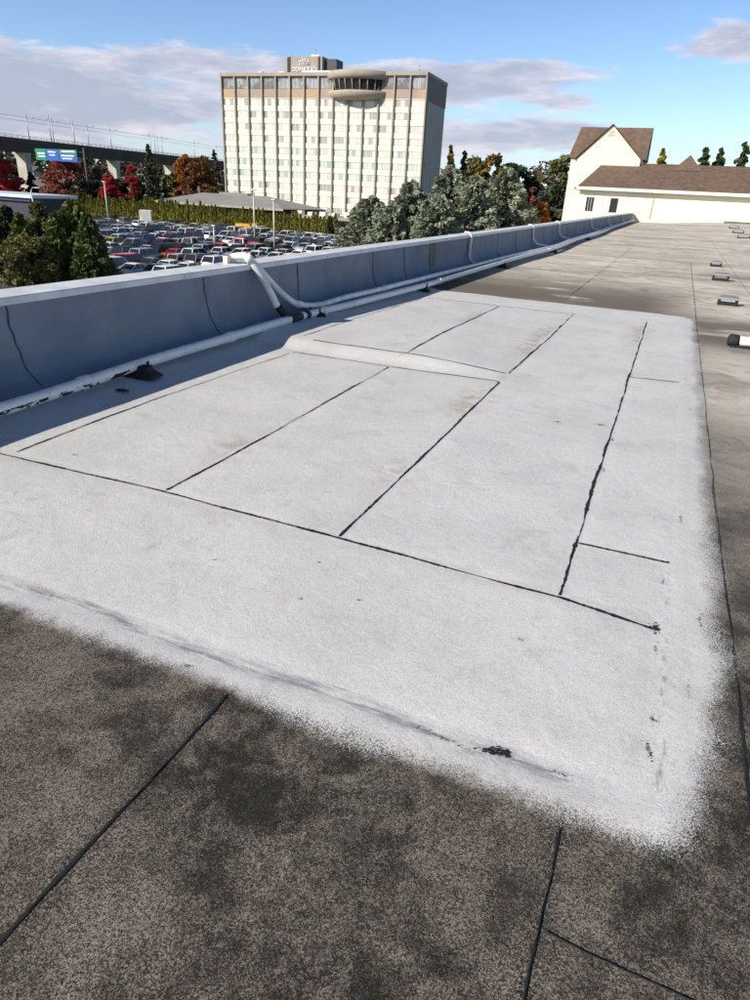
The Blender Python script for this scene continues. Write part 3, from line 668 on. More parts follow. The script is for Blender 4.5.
b = MB(); b.box(HW, HW+.12, .32, HD-.05, HT-5, HT-.72); b.box(HW, HW+.2, -.05, .9, 0, HT-5.02); hp('side_trim', b, simple('side_band', (.24, .21, .19), .85))
b = MB(); 
for k in range(1, 10): b.box(HW+.0, HW+.05, .9+k*1.4, .9+k*1.4+.12, 0, HT-5.05)
hp('side_rib', b, simple('rib_concrete', (.42, .40, .37), .85))
NB = 14; bw = HW/NB
zc1, zc0 = HT-.7, HT-3.1      # crown windows
zt0 = HT-4.85                 # tan band bottom
b = MB(); b.box(.05, HW-.05, .12, .3, zt0, zc0); hp('tan_band', b, MTAN)
fl = 2.42; nfl = 11
b = MB()
for k in range(nfl):
    ztop = zt0-k*fl; b.box(.05, HW-.05, .10, .3, ztop-fl, ztop-1.45-.0); b.box(.05, HW-.05, .10, .3, ztop-.12, ztop-.003)
b.box(.05, HW-.05, .1, .3, 0, zt0-nfl*fl-.003)
hp('spandrel', b, MHW)
for k in range(NB+1):
    b = MB(); x = k*bw; b.box(x-.16, x+.16, -.26, .29, 0, HT-.71); hp('pilaster', b, MPIL)
def winmesh(b, x0, x1, z0, z1, mi0=0, mi1=1):
    n = 3
    for i in range(n):
        a = x0+(x1-x0)*i/n+.04; c = x0+(x1-x0)*(i+1)/n-.04; b.add([(a, .2, z0+.06), (c, .2, z0+.06), (c, .2, z1-.06), (a, .2, z1-.06)], [(0, 1, 2, 3)], mi0)
    for i in range(n+1):
        a = x0+(x1-x0)*i/n; b.box(a-.04, a+.04, .15, .24, z0, z1, mi1)
cells = []
for k in range(nfl):
    for i in range(NB):
        if k >= 1 or True: cells.append((k, i))
cells.sort(key=lambda q_: (-(q_[1]*1.0+ (6 if 1 <= q_[0] <= 8 else 0))))
for i in range(NB):
    b = MB(); winmesh(b, i*bw+.24, (i+1)*bw-.24, zc0+.05, zc1); hp('crown_window', b, [MCG, MPIL])
rest = MB()
for j, (k, i) in enumerate(cells):
    ztop = zt0-k*fl; b = MB() if j < 86 else rest
    winmesh(b, i*bw+.24, (i+1)*bw-.24, ztop-1.45, ztop-.12)
    if j < 86: hp('window', b, [MHG, MHW])
o = hp('windows', rest, [MHG, MHW]); tag(o, kind='stuff')
# rooftop lounge drum
lx = (aty(356.5, 80, 148.5).x-A.x)/hx.x; lz = HT-.35
drum_r = 8.8
b = MB(); b.lathe([(0, .42), (drum_r-.02, .42), (drum_r+.05, .36), (drum_r+.05, -.75), (drum_r-.7, -1.1), (0, -1.1)], (lx, 5.4, lz), 48); hp('lounge_roof', b, MPIL)
b = MB(); b.lathe([(drum_r-.85, -1.1), (drum_r-1.35, -3.25)], (lx, 5.4, lz), 48); hp('lounge_glass', b, MDARK)
b = MB(); b.lathe([(0, -3.2), (drum_r-.25, -3.2), (drum_r-.2, -3.3), (drum_r-.25, -3.9), (drum_r-.9, -4.5), (drum_r-1.0, -4.55), (drum_r-2.0, -4.85), (0, -4.85)], (lx, 5.4, lz), 48); hp('lounge_base', b, simple('lounge_concrete', (.42, .36, .29), .85))
for k in range(15):
    a = math.pi+math.pi*(k+.5)/15; b = MB(); r0, r1 = drum_r-.6, drum_r-1.15
    b.tube([(lx+r0*math.cos(a), 5.4+r0*math.sin(a), lz-1.1), (lx+r1*math.cos(a), 5.4+r1*math.sin(a), lz-3.22)], .10, 6); hp('mullion', b, MPIL)
# penthouse with sign
p0 = aty(284, 66, 152); p1 = aty(321.5, 66, 152)
px0 = (p0.x-A.x)/hx.x; px1 = (p1.x-A.x)/hx.x; ztop = aty(300, 56, 152).z-GZ
b = MB(); b.box(px0, px1, 4.4, 9, HT, ztop); hp('penthouse', b, MPIL, None, .03)
b = MB(); b.box(px1+.02, px1+3.0, 5.4, 9, HT, ztop-.4); b.box(px1+3.02, px1+5.2, 6, 9, HT, HT+1.2); hp('plant_room', b, simple('dark_plant_metal', (.04, .045, .055), .6))
b = MB(); b.box(px0-1.6, px0-.2, 4.8, 6, HT, HT+.9); hp('plant_box', b, MWTRIM)
b = MB(); b.box(px0+6, px1+6, 1.5, 2.0, HT+.01, HT+.55); hp('roof_unit', b, MWTRIM)
b = MB(); b.box(14-6, 14-5, 3, 4, HT, HT+.7); b.box(9.8, 11.2, 3, 4, HT, HT+.5); b.box(36, 40, 3, 4, HT, HT+.5); hp('roof_unit', b, MGALV)
b = MB(); b.box(px0+.9, px0+1.7, 4.33, 4.39, HT+.1, ztop-.1); b.box(px1-1.0, px1-.5, 4.33, 4.39, HT+.1, ztop-.1); hp('penthouse_louvre', b, MDARK)
b = MB(); b.tube([(px0+1.5, 5, ztop), (px0+1.5, 5, ztop+.7)], .08, 6); b.tube([(px1-2, 5, ztop), (px1-2, 5, ztop+1.4)], .1, 6); b.box(px1-3, px1-1, 4.9, 5.1, ztop, ztop+.4); b.tube([(HW-2.5, 2, HT), (HW-2.5, 2, HT+1.4)], .12, 6); hp('antenna', b, MGALV)
MSIGN = simple('white_sign_letters', (.82, .82, .80), .4, 0, .02, 2)
fc = bpy.data.curves.new('sign_lettering', 'FONT'); fc.body = 'CROWNE PLAZA'; fc.align_x = 'CENTER'; fc.size = 1.15; fc.extrude = .05; fc.materials.append(MSIGN)
tmp_ = bpy.data.objects.new('tmp', fc); me_ = bpy.data.meshes.new_from_object(tmp_); bpy.data.objects.remove(tmp_); so_ = bpy.data.objects.new('sign_lettering', me_); col.objects.link(so_); so_.parent = hot; so_.location = ((px0+px1)/2+.4, 4.30, HT+.85); so_.rotation_euler = (math.pi/2, 0, 0)
so_.scale = (.72, 1, 1)
b = MB(); cx_ = (px0+px1)/2+.4
for i, (dx, hh) in enumerate(((-.75, .55), (-.25, .85), (.25, .85), (.75, .55))):
    b.tube(smooth_path([(cx_+dx*1.3-.25, 4.28, HT+2.25), (cx_+dx*1.3-.05, 4.28, HT+2.35+hh), (cx_+dx*1.3+.2, 4.28, HT+2.35)], 5), .07, 6)
b.tube([(cx_-1.3, 4.28, HT+2.15), (cx_+1.3, 4.28, HT+2.15)], .06, 6); hp('sign_emblem', b, MSIGN)

# ------------------------------------------------------------------ low buildings behind the hedge
def lowb(name, label, pts):
    e = empty(name, pts); tag(e, label, 'building'); return e
e = lowb('pavilion', 'low grey hip roofed building behind the hedge left of the hotel', (-100, 140, GZ))
def lc(b, nme, mat): o = b.build(nme, mat, e); o.location = (100, -140, -GZ); return o
fl_ = aty(152, 200.5, 134); fr_ = aty(283, 209.5, 134); rl_ = aty(203, 190.5, 142); rr_ = aty(267, 198.5, 142)
ezl = (fl_.z+fr_.z)/2; rz2 = (rl_.z+rr_.z)/2
b = MB(); b.add([(fl_.x, 134, ezl), (fr_.x, 134, ezl), (rr_.x, 142, rz2), (rl_.x, 142, rz2), (fl_.x-3, 150, ezl), (fr_.x+3, 150, ezl)], [(0, 1, 2, 3), (0, 3, 4), (1, 5, 2), (3, 2, 5, 4), (0, 4, 5, 1)]); lc(b, 'roof', MGREY)
b = MB(); b.box(fl_.x-.1, fr_.x+.1, 133.85, 133.99, ezl-.35, ezl+.08); lc(b, 'fascia', simple('tan_fascia', (.38, .33, .26), .8))
b = MB(); b.box(fl_.x+1.2, fr_.x-1.2, 135.6, 149, GZ, ezl-.02); lc(b, 'wall', MBROWN)
b = MB(); b.box(rl_.x+5, rl_.x+13, 141.4, 143, rz2-.4, rz2+.35); lc(b, 'ridge_cap', MGREY)
for k in range(5):
    b = MB(); x = fl_.x+2.4+k*6; b.box(x, x+3, 135.5, 135.59, GZ+1, GZ+3); lc(b, 'window', MDARK)
e = lowb('podium_wing', 'low tan flat roofed wing in front of the hotel base', (-70, 140, GZ))
def lc(b, nme, mat): o = b.build(nme, mat, e); o.location = (70, -140, -GZ); return o
za = aty(262, 212.5, 136).z; xa = aty(257, 212, 136).x; xb = aty(425, 216, 136).x
b = MB(); b.box(xa, xb, 136, 147, za-.55, za); lc(b, 'roof', simple('tan_roof', (.36, .31, .25), .85))
b = MB(); b.box(xa+1.4, xb-.4, 137.5, 147, GZ, za-.551); lc(b, 'wall', simple('pale_wall', (.42, .38, .31), .85))
for k in range(9):
    b = MB(); x = xa+2.5+k*3; b.box(x, x+random.uniform(.6, 1.8), 138.5, 140, za, za+random.uniform(.5, 1.1)); lc(b, 'roof_unit', MWTRIM)
e = lowb('depot_building', 'long low building with a blue-white roof edge at left', (-122, 105, GZ))
def lc(b, nme, mat): o = b.build(nme, mat, e); o.location = (122, -105, -GZ); return o
p = aty(31, 197, 104); b = MB(); b.box(-170, p.x, 104, 116, p.z-.25, p.z+.35); lc(b, 'roof', simple('pale_blue_roof', (.55, .62, .72), .6, 0, .1, .5))
b = MB(); b.box(-169.5, p.x-1, 104.5, 116, p.z-.9, p.z-.255); lc(b, 'blue_band', simple('navy_fascia', (.03, .05, .10), .6))
b = MB(); b.box(-169, p.x-1.2, 105, 115.5, GZ, p.z-.905); lc(b, 'wall', simple('navy_wall', (.04, .045, .06), .8))

# ------------------------------------------------------------------ viaduct, sign, retaining wall
ZD = 10.0
vp0, vp1 = Vector((-176.9, 146.0, 0)), Vector((-198.0, 278.0, 0))
vd = (vp1-vp0).normalized(); vn = Vector((vd.y, -vd.x, 0))
def onv(px, py=150):   # point of the viaduct line in the picture's column px
    r = ray(px, py); a = vp0; # solve EYE.xy + r t = a + vd s
    det = r.x*(-vd.y)-r.y*(-vd.x); tt = (a.x*(-vd.y)-a.y*(-vd.x))/det; return Vector((r.x*tt, r.y*tt, 0))
vi = tag(empty('rail_viaduct', (vp0.x, vp0.y, GZ), math.atan2(vd.y, vd.x)), 'long elevated rail viaduct of dark concrete on pale columns behind the trees', 'viaduct')
def lv(b, nme, mat): return b.build(nme, mat, vi)
L0, L1 = -160, 420; zd = ZD-GZ
b = MB(); b.add([(x, y, z) for x in (L0, L1) for (y, z) in ((-3.4, zd-1.1), (-3.4, zd-.15), (-3.1, zd-.15), (-3.1, zd-.9), (3.1, zd-.9), (3.1, zd-.15), (3.4, zd-.15), (3.4, zd-1.1), (1.6, zd-3.6), (-1.6, zd-3.6))],
        [tuple((i, i+10, (i+1) % 10+10, (i+1) % 10)) for i in range(10)]); lv(b, 'girder', MCONCD)
b = MB()
for s in (-3.25, 3.25):
    b.tube([(L0, s, zd+.55), (L1, s, zd+.55)], .05, 5)
    for k in range(250): x = L0+k*2.3; b.box(x-.04, x+.04, s-.04, s+.04, zd-.14, zd+.55)
lv(b, 'railing', MCONCD)
for px in (-30, 22, 72, 112, 168, 215, 262, 300):
    p = onv(px); s = (p-vp0).dot(vd); b = MB()
    b.obox((s, 0), (1, 0), (0, 1), 1.15, 1.5, 0, zd-5.5); b.add([(s-1.15, -1.5, zd-5.5), (s+1.15, -1.5, zd-5.5), (s+1.15, 1.5, zd-5.5), (s-1.15, 1.5, zd-5.5), (s-1.3, -1.9, zd-3.61), (s+1.3, -1.9, zd-3.61), (s+1.3, 1.9, zd-3.61), (s-1.3, 1.9, zd-3.61)], [(0, 1, 5, 4), (1, 2, 6, 5), (2, 3, 7, 6), (3, 0, 4, 7)])
    lv(b, 'column', MCONCL)
for px in (38, 43, 62, 66.5, 96, 118, 143, 147.5, 164, 168, 200, 217, 222):
    p = onv(px, 140); s = (p-vp0).dot(vd); b = MB(); b.tube([(s, -2.9 if px % 2 else 2.9, zd-1), (s, -2.9 if px % 2 else 2.9, zd+6.6)], .13, 6); b.tube([(s, -2.9 if px % 2 else 2.9, zd+5.6), (s, 0, zd+5.9)], .06, 5); lv(b, 'catenary_pole', MGALV)
b = MB(); b.tube([(L0, 0, zd+5.5), (L1, 0, zd+5.5)], .035, 4); b.tube([(L0, -.0, zd+4.5), (L1, .0, zd+4.5)], .03, 4); lv(b, 'overhead_wire', MTYRE)
# highway sign
YS = 138.0
sA = aty(36, 148.5, YS); sB = aty(77, 150.5, YS); sC = aty(37, 160, YS)
sg = tag(empty('highway_sign', (sA.x, YS, GZ)), 'green and blue highway sign panels on a gantry below the viaduct', 'sign')
sh = sA.z-sC.z; tx = lambda px: aty(px, 155, YS).x-sA.x
zb = sC.z-GZ; MSG = simple('sign_green', (.01, .22, .14), .5, 0, .08, 1); MSB = simple('sign_blue', (.01, .10, .42), .5, 0, .08, 1)
def panel(x0, x1, z0, z1, mat): b = MB(); b.box(x0, x1, -.05, .05, z0, z1); return b.build('panel', [mat], sg, .02)
def words(pan, x0, x1, z, hh):
    x = x0; b = MB()
    while x < x1:
        wv = random.uniform(.18, .34); b.box(x, min(x+wv, x1), -.065, -.055, z, z+hh*random.uniform(.7, 1)); x += wv+.02
    b.box(x0, x1, -.0645, -.0555, z+.01, z+hh*.5); b.build('lettering', MSIGN, pan)
q1 = panel(tx(36), tx(46), zb, zb+sh, MSG); q2 = panel(tx(46.3), tx(58.7), zb, zb+sh, MSB); q3 = panel(tx(59), tx(77), zb-.1, zb+sh*.66, MSB); q4 = panel(tx(59), tx(77), zb+sh*.66+.02, zb+sh, MSG)
words(q1, tx(38), tx(45), zb+sh*.55, .35); words(q1, tx(38), tx(45), zb+sh*.30, .35); words(q2, tx(48.5), tx(56), zb+sh*.70, .35); words(q2, tx(49.5), tx(55), zb+sh*.45, .3)
words(q4, tx(62), tx(75), zb+sh*.78, .35); words(q3, tx(61), tx(74), zb+sh*.42, .35); words(q3, tx(62), tx(72), zb+sh*.18, .3)
b = MB(); pxp = tx(83); b.tube([(pxp, .4, 0), (pxp, .4, zb+sh+.5)], .25, 8); b.tube([(tx(34), .4, zb+sh*.8), (pxp, .4, zb+sh*.8)], .16, 8); b.tube([(tx(34), .4, zb+sh*.2), (pxp, .4, zb+sh*.2)], .14, 8); b.build('gantry', MCONCD, sg)
b = MB(); b.box(-225, -122, 170, 170.8, GZ, .2); o = b.build('retaining_wall', simple('grey_retaining_wall', (.13, .13, .13), .9, 0, .3, .1)); tag(o, 'long grey retaining wall behind the red trees', 'retaining wall')
b = MB(); b.box(-160, -118, 160, 160.5, GZ, -3.2); o = b.build('boundary_wall', simple('dark_boundary', (.05, .05, .055), .9)); tag(o, 'dark boundary wall low behind the hedge', 'wall')
# far houses
hc = [((.55, .52, .45), (.16, .12, .10)), ((.45, .47, .50), (.10, .10, .11)), ((.62, .58, .50), (.13, .12, .12)), ((.40, .33, .26), (.12, .09, .08))]
hn = ['cream house with dark roof', 'grey house with black roof', 'pale house with grey roof', 'tan house with brown roof']
HMATS = [(simple('house_wall', a, .85), simple('house_roof', r_, .9)) for a, r_ in hc]
hposs = [(10, 250), (30, 262), (48, 300), (70, 285), (90, 270), (102, 320), (128, 290), (140, 330), (155, 300), (180, 310), (192, 340), (205, 320), (60, 350), (118, 360)]
for i, (px, Y) in enumerate(hposs):
    r = ray(px, 168); X = r.x/r.y*Y; g = GZ+hill(X, Y); k = i % 4
    e = tag(empty('house', (X, Y, g), random.uniform(-.3, .5)), ['leftmost', 'second', 'third', 'fourth', 'fifth', 'sixth', 'seventh', 'eighth', 'ninth', 'tenth', 'eleventh', 'twelfth', 'low', 'distant'][0] and f"{hn[k]} far beyond the viaduct", 'house', 'houses on the hillside beyond the viaduct')
    dpos = (['at far left under the viaduct', 'left of the highway sign', 'directly below the highway sign', 'right of the highway sign', 'above the left red tree', 'above the gap between two red trees', 'left of the tall slim conifer', 'right of the tall slim conifer', 'left of the orange trees', 'above the orange trees', 'right of the orange trees', 'nearest the hotel', 'high behind the sign', 'high behind the second red tree'])[i]
    e['label'] = f"{hn[k]} beyond the viaduct, {dpos}"
    w2, d2, h2 = random.uniform(4, 7), 4, random.uniform(3.2, 5.5)
    b = MB(); b.box(-w2, w2, -d2, d2, -3, h2); b.build('wall', HMATS[k][0], e)
    b = MB(); b.add([(-w2-.5, -d2-.5, h2), (w2+.5, -d2-.5, h2), (w2+.5, 0, h2+2.4), (-w2-.5, 0, h2+2.4), (-w2-.5, d2+.5, h2), (w2+.5, d2+.5, h2)], [(0, 1, 2, 3), (3, 2, 5, 4), (0, 3, 4), (1, 5, 2), (0, 4, 5, 1)]); b.build('roof', HMATS[k][1], e)
    for q_ in (-.6, 0, .6):
        b = MB(); b.box(q_*w2-.6, q_*w2+.6, -d2-.06, -d2-.01, 1, 2.6); b.build('window', MDARK, e)

# ------------------------------------------------------------------ trees
def quads(C, U, W, mat, name):
    N = len(C); V = np.empty((N, 4, 3)); V[:, 0] = C-U-W; V[:, 1] = C+U-W; V[:, 2] = C+U+W; V[:, 3] = C-U+W
    me = bpy.data.meshes.new(name); me.vertices.add(N*4); me.vertices.foreach_set('co', V.reshape(-1))
    me.loops.add(N*4); me.loops.foreach_set('vertex_index', np.arange(N*4, dtype=np.int32))
    me.polygons.add(N); me.polygons.foreach_set('loop_start', np.arange(0, N*4, 4, dtype=np.int32)); me.polygons.foreach_set('loop_total', np.full(N, 4, dtype=np.int32))
    me.materials.append(mat); me.update(calc_edges=True); return me
def rdir(n):
    v = rng.normal(size=(n, 3)); return v/np.linalg.norm(v, axis=1)[:, None]
def leafset(C, size, elong, mat, name, axis=None, flat=0.0):
    n = len(C); U = rdir(n) if axis is None else axis+rdir(n)*.5; U /= np.linalg.norm(U, axis=1)[:, None]
    Nn = rdir(n); Nn[:, 2] += flat; W = np.cross(U, Nn); W /= np.linalg.norm(W, axis=1)[:, None]+1e-9
    s = size*rng.uniform(.55, 1.25, n)[:, None]; return quads(C, U*s*elong*.5, W*s*.5, mat, name)
def round_crown(h0, h1, rad, n, nclump, seed, lean=0, top=.6):
    r = np.random.default_rng(seed); cs = []
    cl = []
    for _ in range(nclump):
        u = r.uniform(0, 1); z = h0+(h1-h0)*u; prof = math.sin(math.pi*min(1, (u*.86+.12)))**top
        a = r.uniform(0, 6.283); rr = rad*prof*math.sqrt(r.uniform(.05, 1)); cl.append((rr*math.cos(a), rr*math.sin(a), z, rad*r.uniform(.16, .36)))
    cl = np.array(cl); idx = r.integers(0, nclump, n); d = r.normal(size=(n, 3)); d /= np.linalg.norm(d, axis=1)[:, None]
    return cl[idx, :3]+d*cl[idx, 3:4]*(r.uniform(.3, 1, n)**.5)[:, None]*np.array([1, 1, .75]), cl
def tree(name, loc, h, rad, mat, label, cat='tree', group=None, n=3500, leaf=.35, shape='round', h0=.15, seed=0, nclump=60):
    e = empty(name, loc, seed*1.3); tag(e, label, cat, group)
    tr = MB(); r = random.Random(seed)
    tr.tube(smooth_path([(0, 0, 0), (r.uniform(-.1, .1)*rad, r.uniform(-.1, .1)*rad, h*.4), (0, 0, h*(.93 if shape != 'round' else .75))], 4), [rad*.09+.05-(rad*.085+.03)*i/8 for i in range(9)], 7)
    if shape == 'round':
        C, cl = round_crown(h*h0, h, rad, n, nclump, seed)
        for c in cl[:14]: tr.tube([(0, 0, h*r.uniform(.2, .5)), (c[0]*.5, c[1]*.5, c[2]*.85), (c[0], c[1], c[2])], [.035*rad+.03, .02*rad+.02, .02], 5)
        me = leafset(C, leaf, 1.2, mat, 'crown')
    elif shape == 'cone':
        Cs = []; Ax = []; nb = nclump
        for k in range(nb):
            u = (k+.5)/nb; z = h*(h0+(1-h0)*u); L = rad*(1-u)**.62*r.uniform(.6, 1.12)+.12; a = r.uniform(0, 6.283)
            m_ = max(6, int(n/nb*(1.6-1.2*u))); s = rng.uniform(.1, 1, m_)**.7; side = rng.normal(0, .24, m_)*L*(1.15-s)
            ca, sa = math.cos(a), math.sin(a); px_ = s*L
            Cs.append(np.stack([px_*ca-side*sa, px_*sa+side*ca, z-px_*.28+rng.normal(0, .05*L+.05, m_)], 1)); Ax.append(np.tile([ca, sa, -.35], (m_, 1)))
        C = np.concatenate(Cs); AX = np.concatenate(Ax); me = leafset(C, leaf, 1.5, mat, 'crown', AX, .6)
    elif shape == 'cedar':
        Cs = []; Ax = []; nb = nclump
        for k in range(nb):
            u = (k+.5)/nb; z = h*(h0+(1-h0)*u); L = rad*(1-u**1.5)**.75*r.uniform(.55, 1.15)+.25; a = r.uniform(0, 6.283); up = r.uniform(.05, .42)
            m_ = max(10, int(n/nb*(1.5-1.0*u))); s = rng.uniform(.12, 1, m_)**.75; side = rng.normal(0, .13, m_)*L*(1.2-s*.9)
            ca, sa = math.cos(a), math.sin(a); px_ = s*L; zz = z+px_*up-.42*up*px_*s-abs(side)*.5+rng.normal(0, .09, m_)-rng.exponential(.12, m_)
            Cs.append(np.stack([px_*ca-side*sa, px_*sa+side*ca, zz], 1)); Ax.append(np.tile([ca, sa, -.2], (m_, 1)))
            if k % 3 == 0: tr.tube([(0, 0, z), (L*.5*ca, L*.5*sa, z+L*.5*up*.8), (L*.9*ca, L*.9*sa, z+L*.9*up*.6)], [.09, .05, .02], 5)
        C = np.concatenate(Cs); AX = np.concatenate(Ax); me = leafset(C, leaf, 2.8, mat, 'crown', AX, .9)
    elif shape == 'column':
        u = rng.uniform(0, 1, n); a = rng.uniform(0, 6.283, n); pr = rad*np.clip((1-u)**.55, .05, 1)*np.clip(.6+u*3, 0, 1)
        lob = 1+.22*np.sin(a*3+u*9+seed)+.12*np.sin(a*7-u*21); rr = pr*lob*np.sqrt(rng.uniform(.35, 1, n))
        C = np.stack([rr*np.cos(a), rr*np.sin(a), .05*h+u*h*.97], 1); AX = np.tile([0, 0, 1.0], (n, 1)); me = leafset(C, leaf, 1.8, mat, 'crown', AX, 0)
    tk = tr.build('trunk', MBARK, e); link('crown', me, e); return e
L_RED = make_leaf('red_leaves', (.46, .03, .04), (.32, .02, .03), (.60, .07, .06), .6)
L_DRED = make_leaf('dull_red_leaves', (.26, .07, .05), (.16, .05, .04), (.36, .11, .07), .5)
L_ORG = make_leaf('orange_leaves', (.38, .13, .03), (.24, .09, .03), (.50, .20, .05), .5)
L_GOLD = make_leaf('golden_leaves', (.22, .13, .025), (.12, .09, .02), (.30, .19, .04), .5)
L_YEL = make_leaf('yellow_leaves', (.30, .26, .04), (.18, .17, .03), (.38, .33, .06), .5)
L_DKG = make_leaf('dark_conifer_needles', (.016, .026, .012), (.028, .04, .018), (.045, .06, .024), .5, .1)
L_DG2 = make_leaf('deep_green_needles', (.055, .08, .028), (.08, .105, .035), (.12, .145, .05), .5, .2)
L_MG = make_leaf('mid_green_needles', (.085, .12, .032), (.13, .16, .045), (.19, .20, .06), .5, .15)
L_OLV = make_leaf('olive_leaves', (.10, .115, .04), (.15, .15, .05), (.21, .19, .07), .5)
L_ARB = make_leaf('arborvitae_foliage', (.12, .13, .025), (.19, .185, .035), (.27, .25, .05), 1.2, .2)
L_ARB2 = make_leaf('dark_arborvitae_foliage', (.03, .045, .014), (.05, .062, .018), (.09, .095, .028), 1.2, .15)
L_CED = make_leaf('blue_grey_cedar_needles', (.17, .20, .14), (.25, .275, .19), (.37, .385, .28), .35, .15)
L_BRN = make_leaf('brown_twigs', (.11, .08, .06), (.15, .10, .075), (.19, .13, .10), .5)
L_SLIM = make_leaf('grey_green_needles', (.06, .07, .04), (.09, .095, .055), (.13, .125, .075), .5, .15)
def tr_at(px, ytop, Y, wpx, mat, label, shape='round', zg=GZ, **kw):
    p = aty(px, ytop, Y); sc = Y/ (FPX*1.0)*1.15; h = p.z-zg; return tree(kw.pop('name', 'tree'), (p.x, p.y, zg), h, wpx*sc*.5, mat, label, shape=shape, **kw)
# foreground evergreens, left, just below the parapet
tr_at(70, 200, 50, 92, L_MG, 'largest dark green evergreen at left in front of the parked cars', 'cone', name='evergreen_tree', n=26000, leaf=.24, nclump=300, seed=3, h0=.02)
tr_at(86, 214, 48, 52, L_DG2, 'darkest evergreen at the right foot of the large one by the cars', 'cone', name='evergreen_tree', n=15000, leaf=.21, nclump=200, seed=5, h0=.02)
tr_at(36, 202, 53, 66, L_OLV, 'olive yellow-green evergreen at left behind the parapet', 'cone', name='evergreen_tree', n=18000, leaf=.24, nclump=220, seed=8, h0=.02)
tr_at(4, 206, 52, 62, L_DKG, 'dark evergreen cut by the left edge of the photo', 'cone', name='evergreen_tree', n=14000, leaf=.24, nclump=200, seed=9, h0=.02)
tr_at(24, 240, 45, 70, L_OLV, 'low bushy olive shrub at the foot of the left evergreens', 'round', name='shrub', n=14000, leaf=.18, nclump=90, seed=11, h0=.1, cat='shrub')
tr_at(54, 212, 48, 56, L_MG, 'mid green evergreen filling the gap right of the olive one', 'cone', name='evergreen_tree', n=14000, leaf=.22, nclump=180, seed=12, h0=.02)
tr_at(18, 214, 49, 50, L_MG, 'mid green evergreen between the olive one and the left edge', 'cone', name='evergreen_tree', n=13000, leaf=.22, nclump=180, seed=13, h0=.02)
# cedars
for k, (px, yt, Y, wp, lb) in enumerate([(372, 197, 72, 74, 'leftmost low blue-grey cedar beside the parking lot'), (412, 182, 74, 76, 'blue-grey cedar second from the left in front of the hotel'), (452, 167, 78, 80, 'blue-grey cedar before the right corner of the hotel'),
          (478, 177, 70, 70, 'lower blue-grey cedar in the middle of the cedar group'), (508, 169, 76, 80, 'tallest blue-grey cedar right of the hotel'), (392, 205, 66, 60, 'lowest blue-grey cedar nearest the parapet'), (440, 196, 66, 66, 'low spreading cedar at the front of the cedar group')]):
    tr_at(px, yt, Y, wp, L_CED, lb, 'cedar', name='cedar_tree', n=34000, leaf=.165, nclump=260, seed=20+k, h0=.06, group='cedars between the parking lot and the roof')
tr_at(556, 184, 88, 62, make_leaf('pine_needles', (.05, .065, .04), (.075, .09, .055), (.11, .125, .08), .5, .15), 'dark green pine beside the cream building', 'cedar', name='pine_tree', n=12000, leaf=.26, nclump=130, seed=31, h0=.1)
tr_at(541, 206, 80, 26, L_ORG, 'small orange tree between the cedars and the cream building', name='maple_tree', n=3500, leaf=.2, seed=32, nclump=40)
tr_at(533, 184, 96, 22, L_DRED, 'reddish tree showing between the cedar and the pine', name='maple_tree', n=2500, leaf=.25, seed=33, nclump=30)
# back row right of the hotel
tr_at(451, 146, 120, 17, L_GOLD, 'narrow golden tree at the right corner of the hotel', 'cone', name='golden_tree', n=4500, leaf=.4, seed=41, nclump=80)
tr_at(453, 163, 116, 22, L_DKG, 'dark conifer below the narrow golden tree', 'cone', name='conifer_tree', n=4500, leaf=.35, seed=42, nclump=80)
tr_at(465, 152, 122, 14, L_DKG, 'slim pointed dark conifer right of the hotel', 'cone', name='conifer_tree', n=4500, leaf=.35, seed=43, nclump=90)
tr_at(477, 161, 130, 34, L_OLV, 'olive tree behind the cedars right of the pointed conifer', name='broadleaf_tree', n=5000, leaf=.4, seed=44)
tr_at(495, 158, 128, 34, L_GOLD, 'rounded golden brown tree behind the cedars', name='golden_tree', n=5000, leaf=.4, seed=45)
tr_at(499, 153.5, 134, 10, L_DKG, 'tiny dark conifer tip above the rounded golden tree', 'cone', name='conifer_tree', n=3500, leaf=.4, seed=46, nclump=80)
tr_at(510, 165, 120, 26, L_DKG, 'dark tree behind the tallest cedar', name='evergreen_tree', n=4500, leaf=.38, seed=47)
tr_at(528, 164, 126, 34, L_DKG, 'wide dark evergreen left of the bare brown tree', name='evergreen_tree', n=5000, leaf=.38, seed=48)
tr_at(545, 163, 138, 32, L_BRN, 'bare brown tree between dark evergreen and cream building', name='bare_tree', n=3500, leaf=.3, seed=49)
tr_at(563, 160, 126, 36, L_OLV, 'olive green tree touching the left wall of the cream building', name='broadleaf_tree', n=5000, leaf=.38, seed=50)
tr_at(480, 186, 105, 36, L_OLV, 'olive tree filling the gap above the cedar group', name='broadleaf_tree', n=4000, leaf=.35, seed=51)
tr_at(664, 149, 112, 19, L_YEL, 'small yellow tree behind the long brown roof', 'cone', name='yellow_tree', n=7000, leaf=.3, seed=52, nclump=90)
tr_at(706, 148, 118, 26, L_DG2, 'left one of two dark pines above the brown roof', 'cone', name='pine_tree', n=8000, leaf=.34, seed=53, nclump=110)
tr_at(722, 149, 120, 28, L_DG2, 'right one of two dark pines above the brown roof', 'cone', name='pine_tree', n=8000, leaf=.34, seed=54, nclump=110)
tr_at(746, 143, 118, 32, L_DG2, 'dark layered pine at the right edge of the photo', 'cone', name='pine_tree', n=8000, leaf=.34, seed=55, nclump=70)
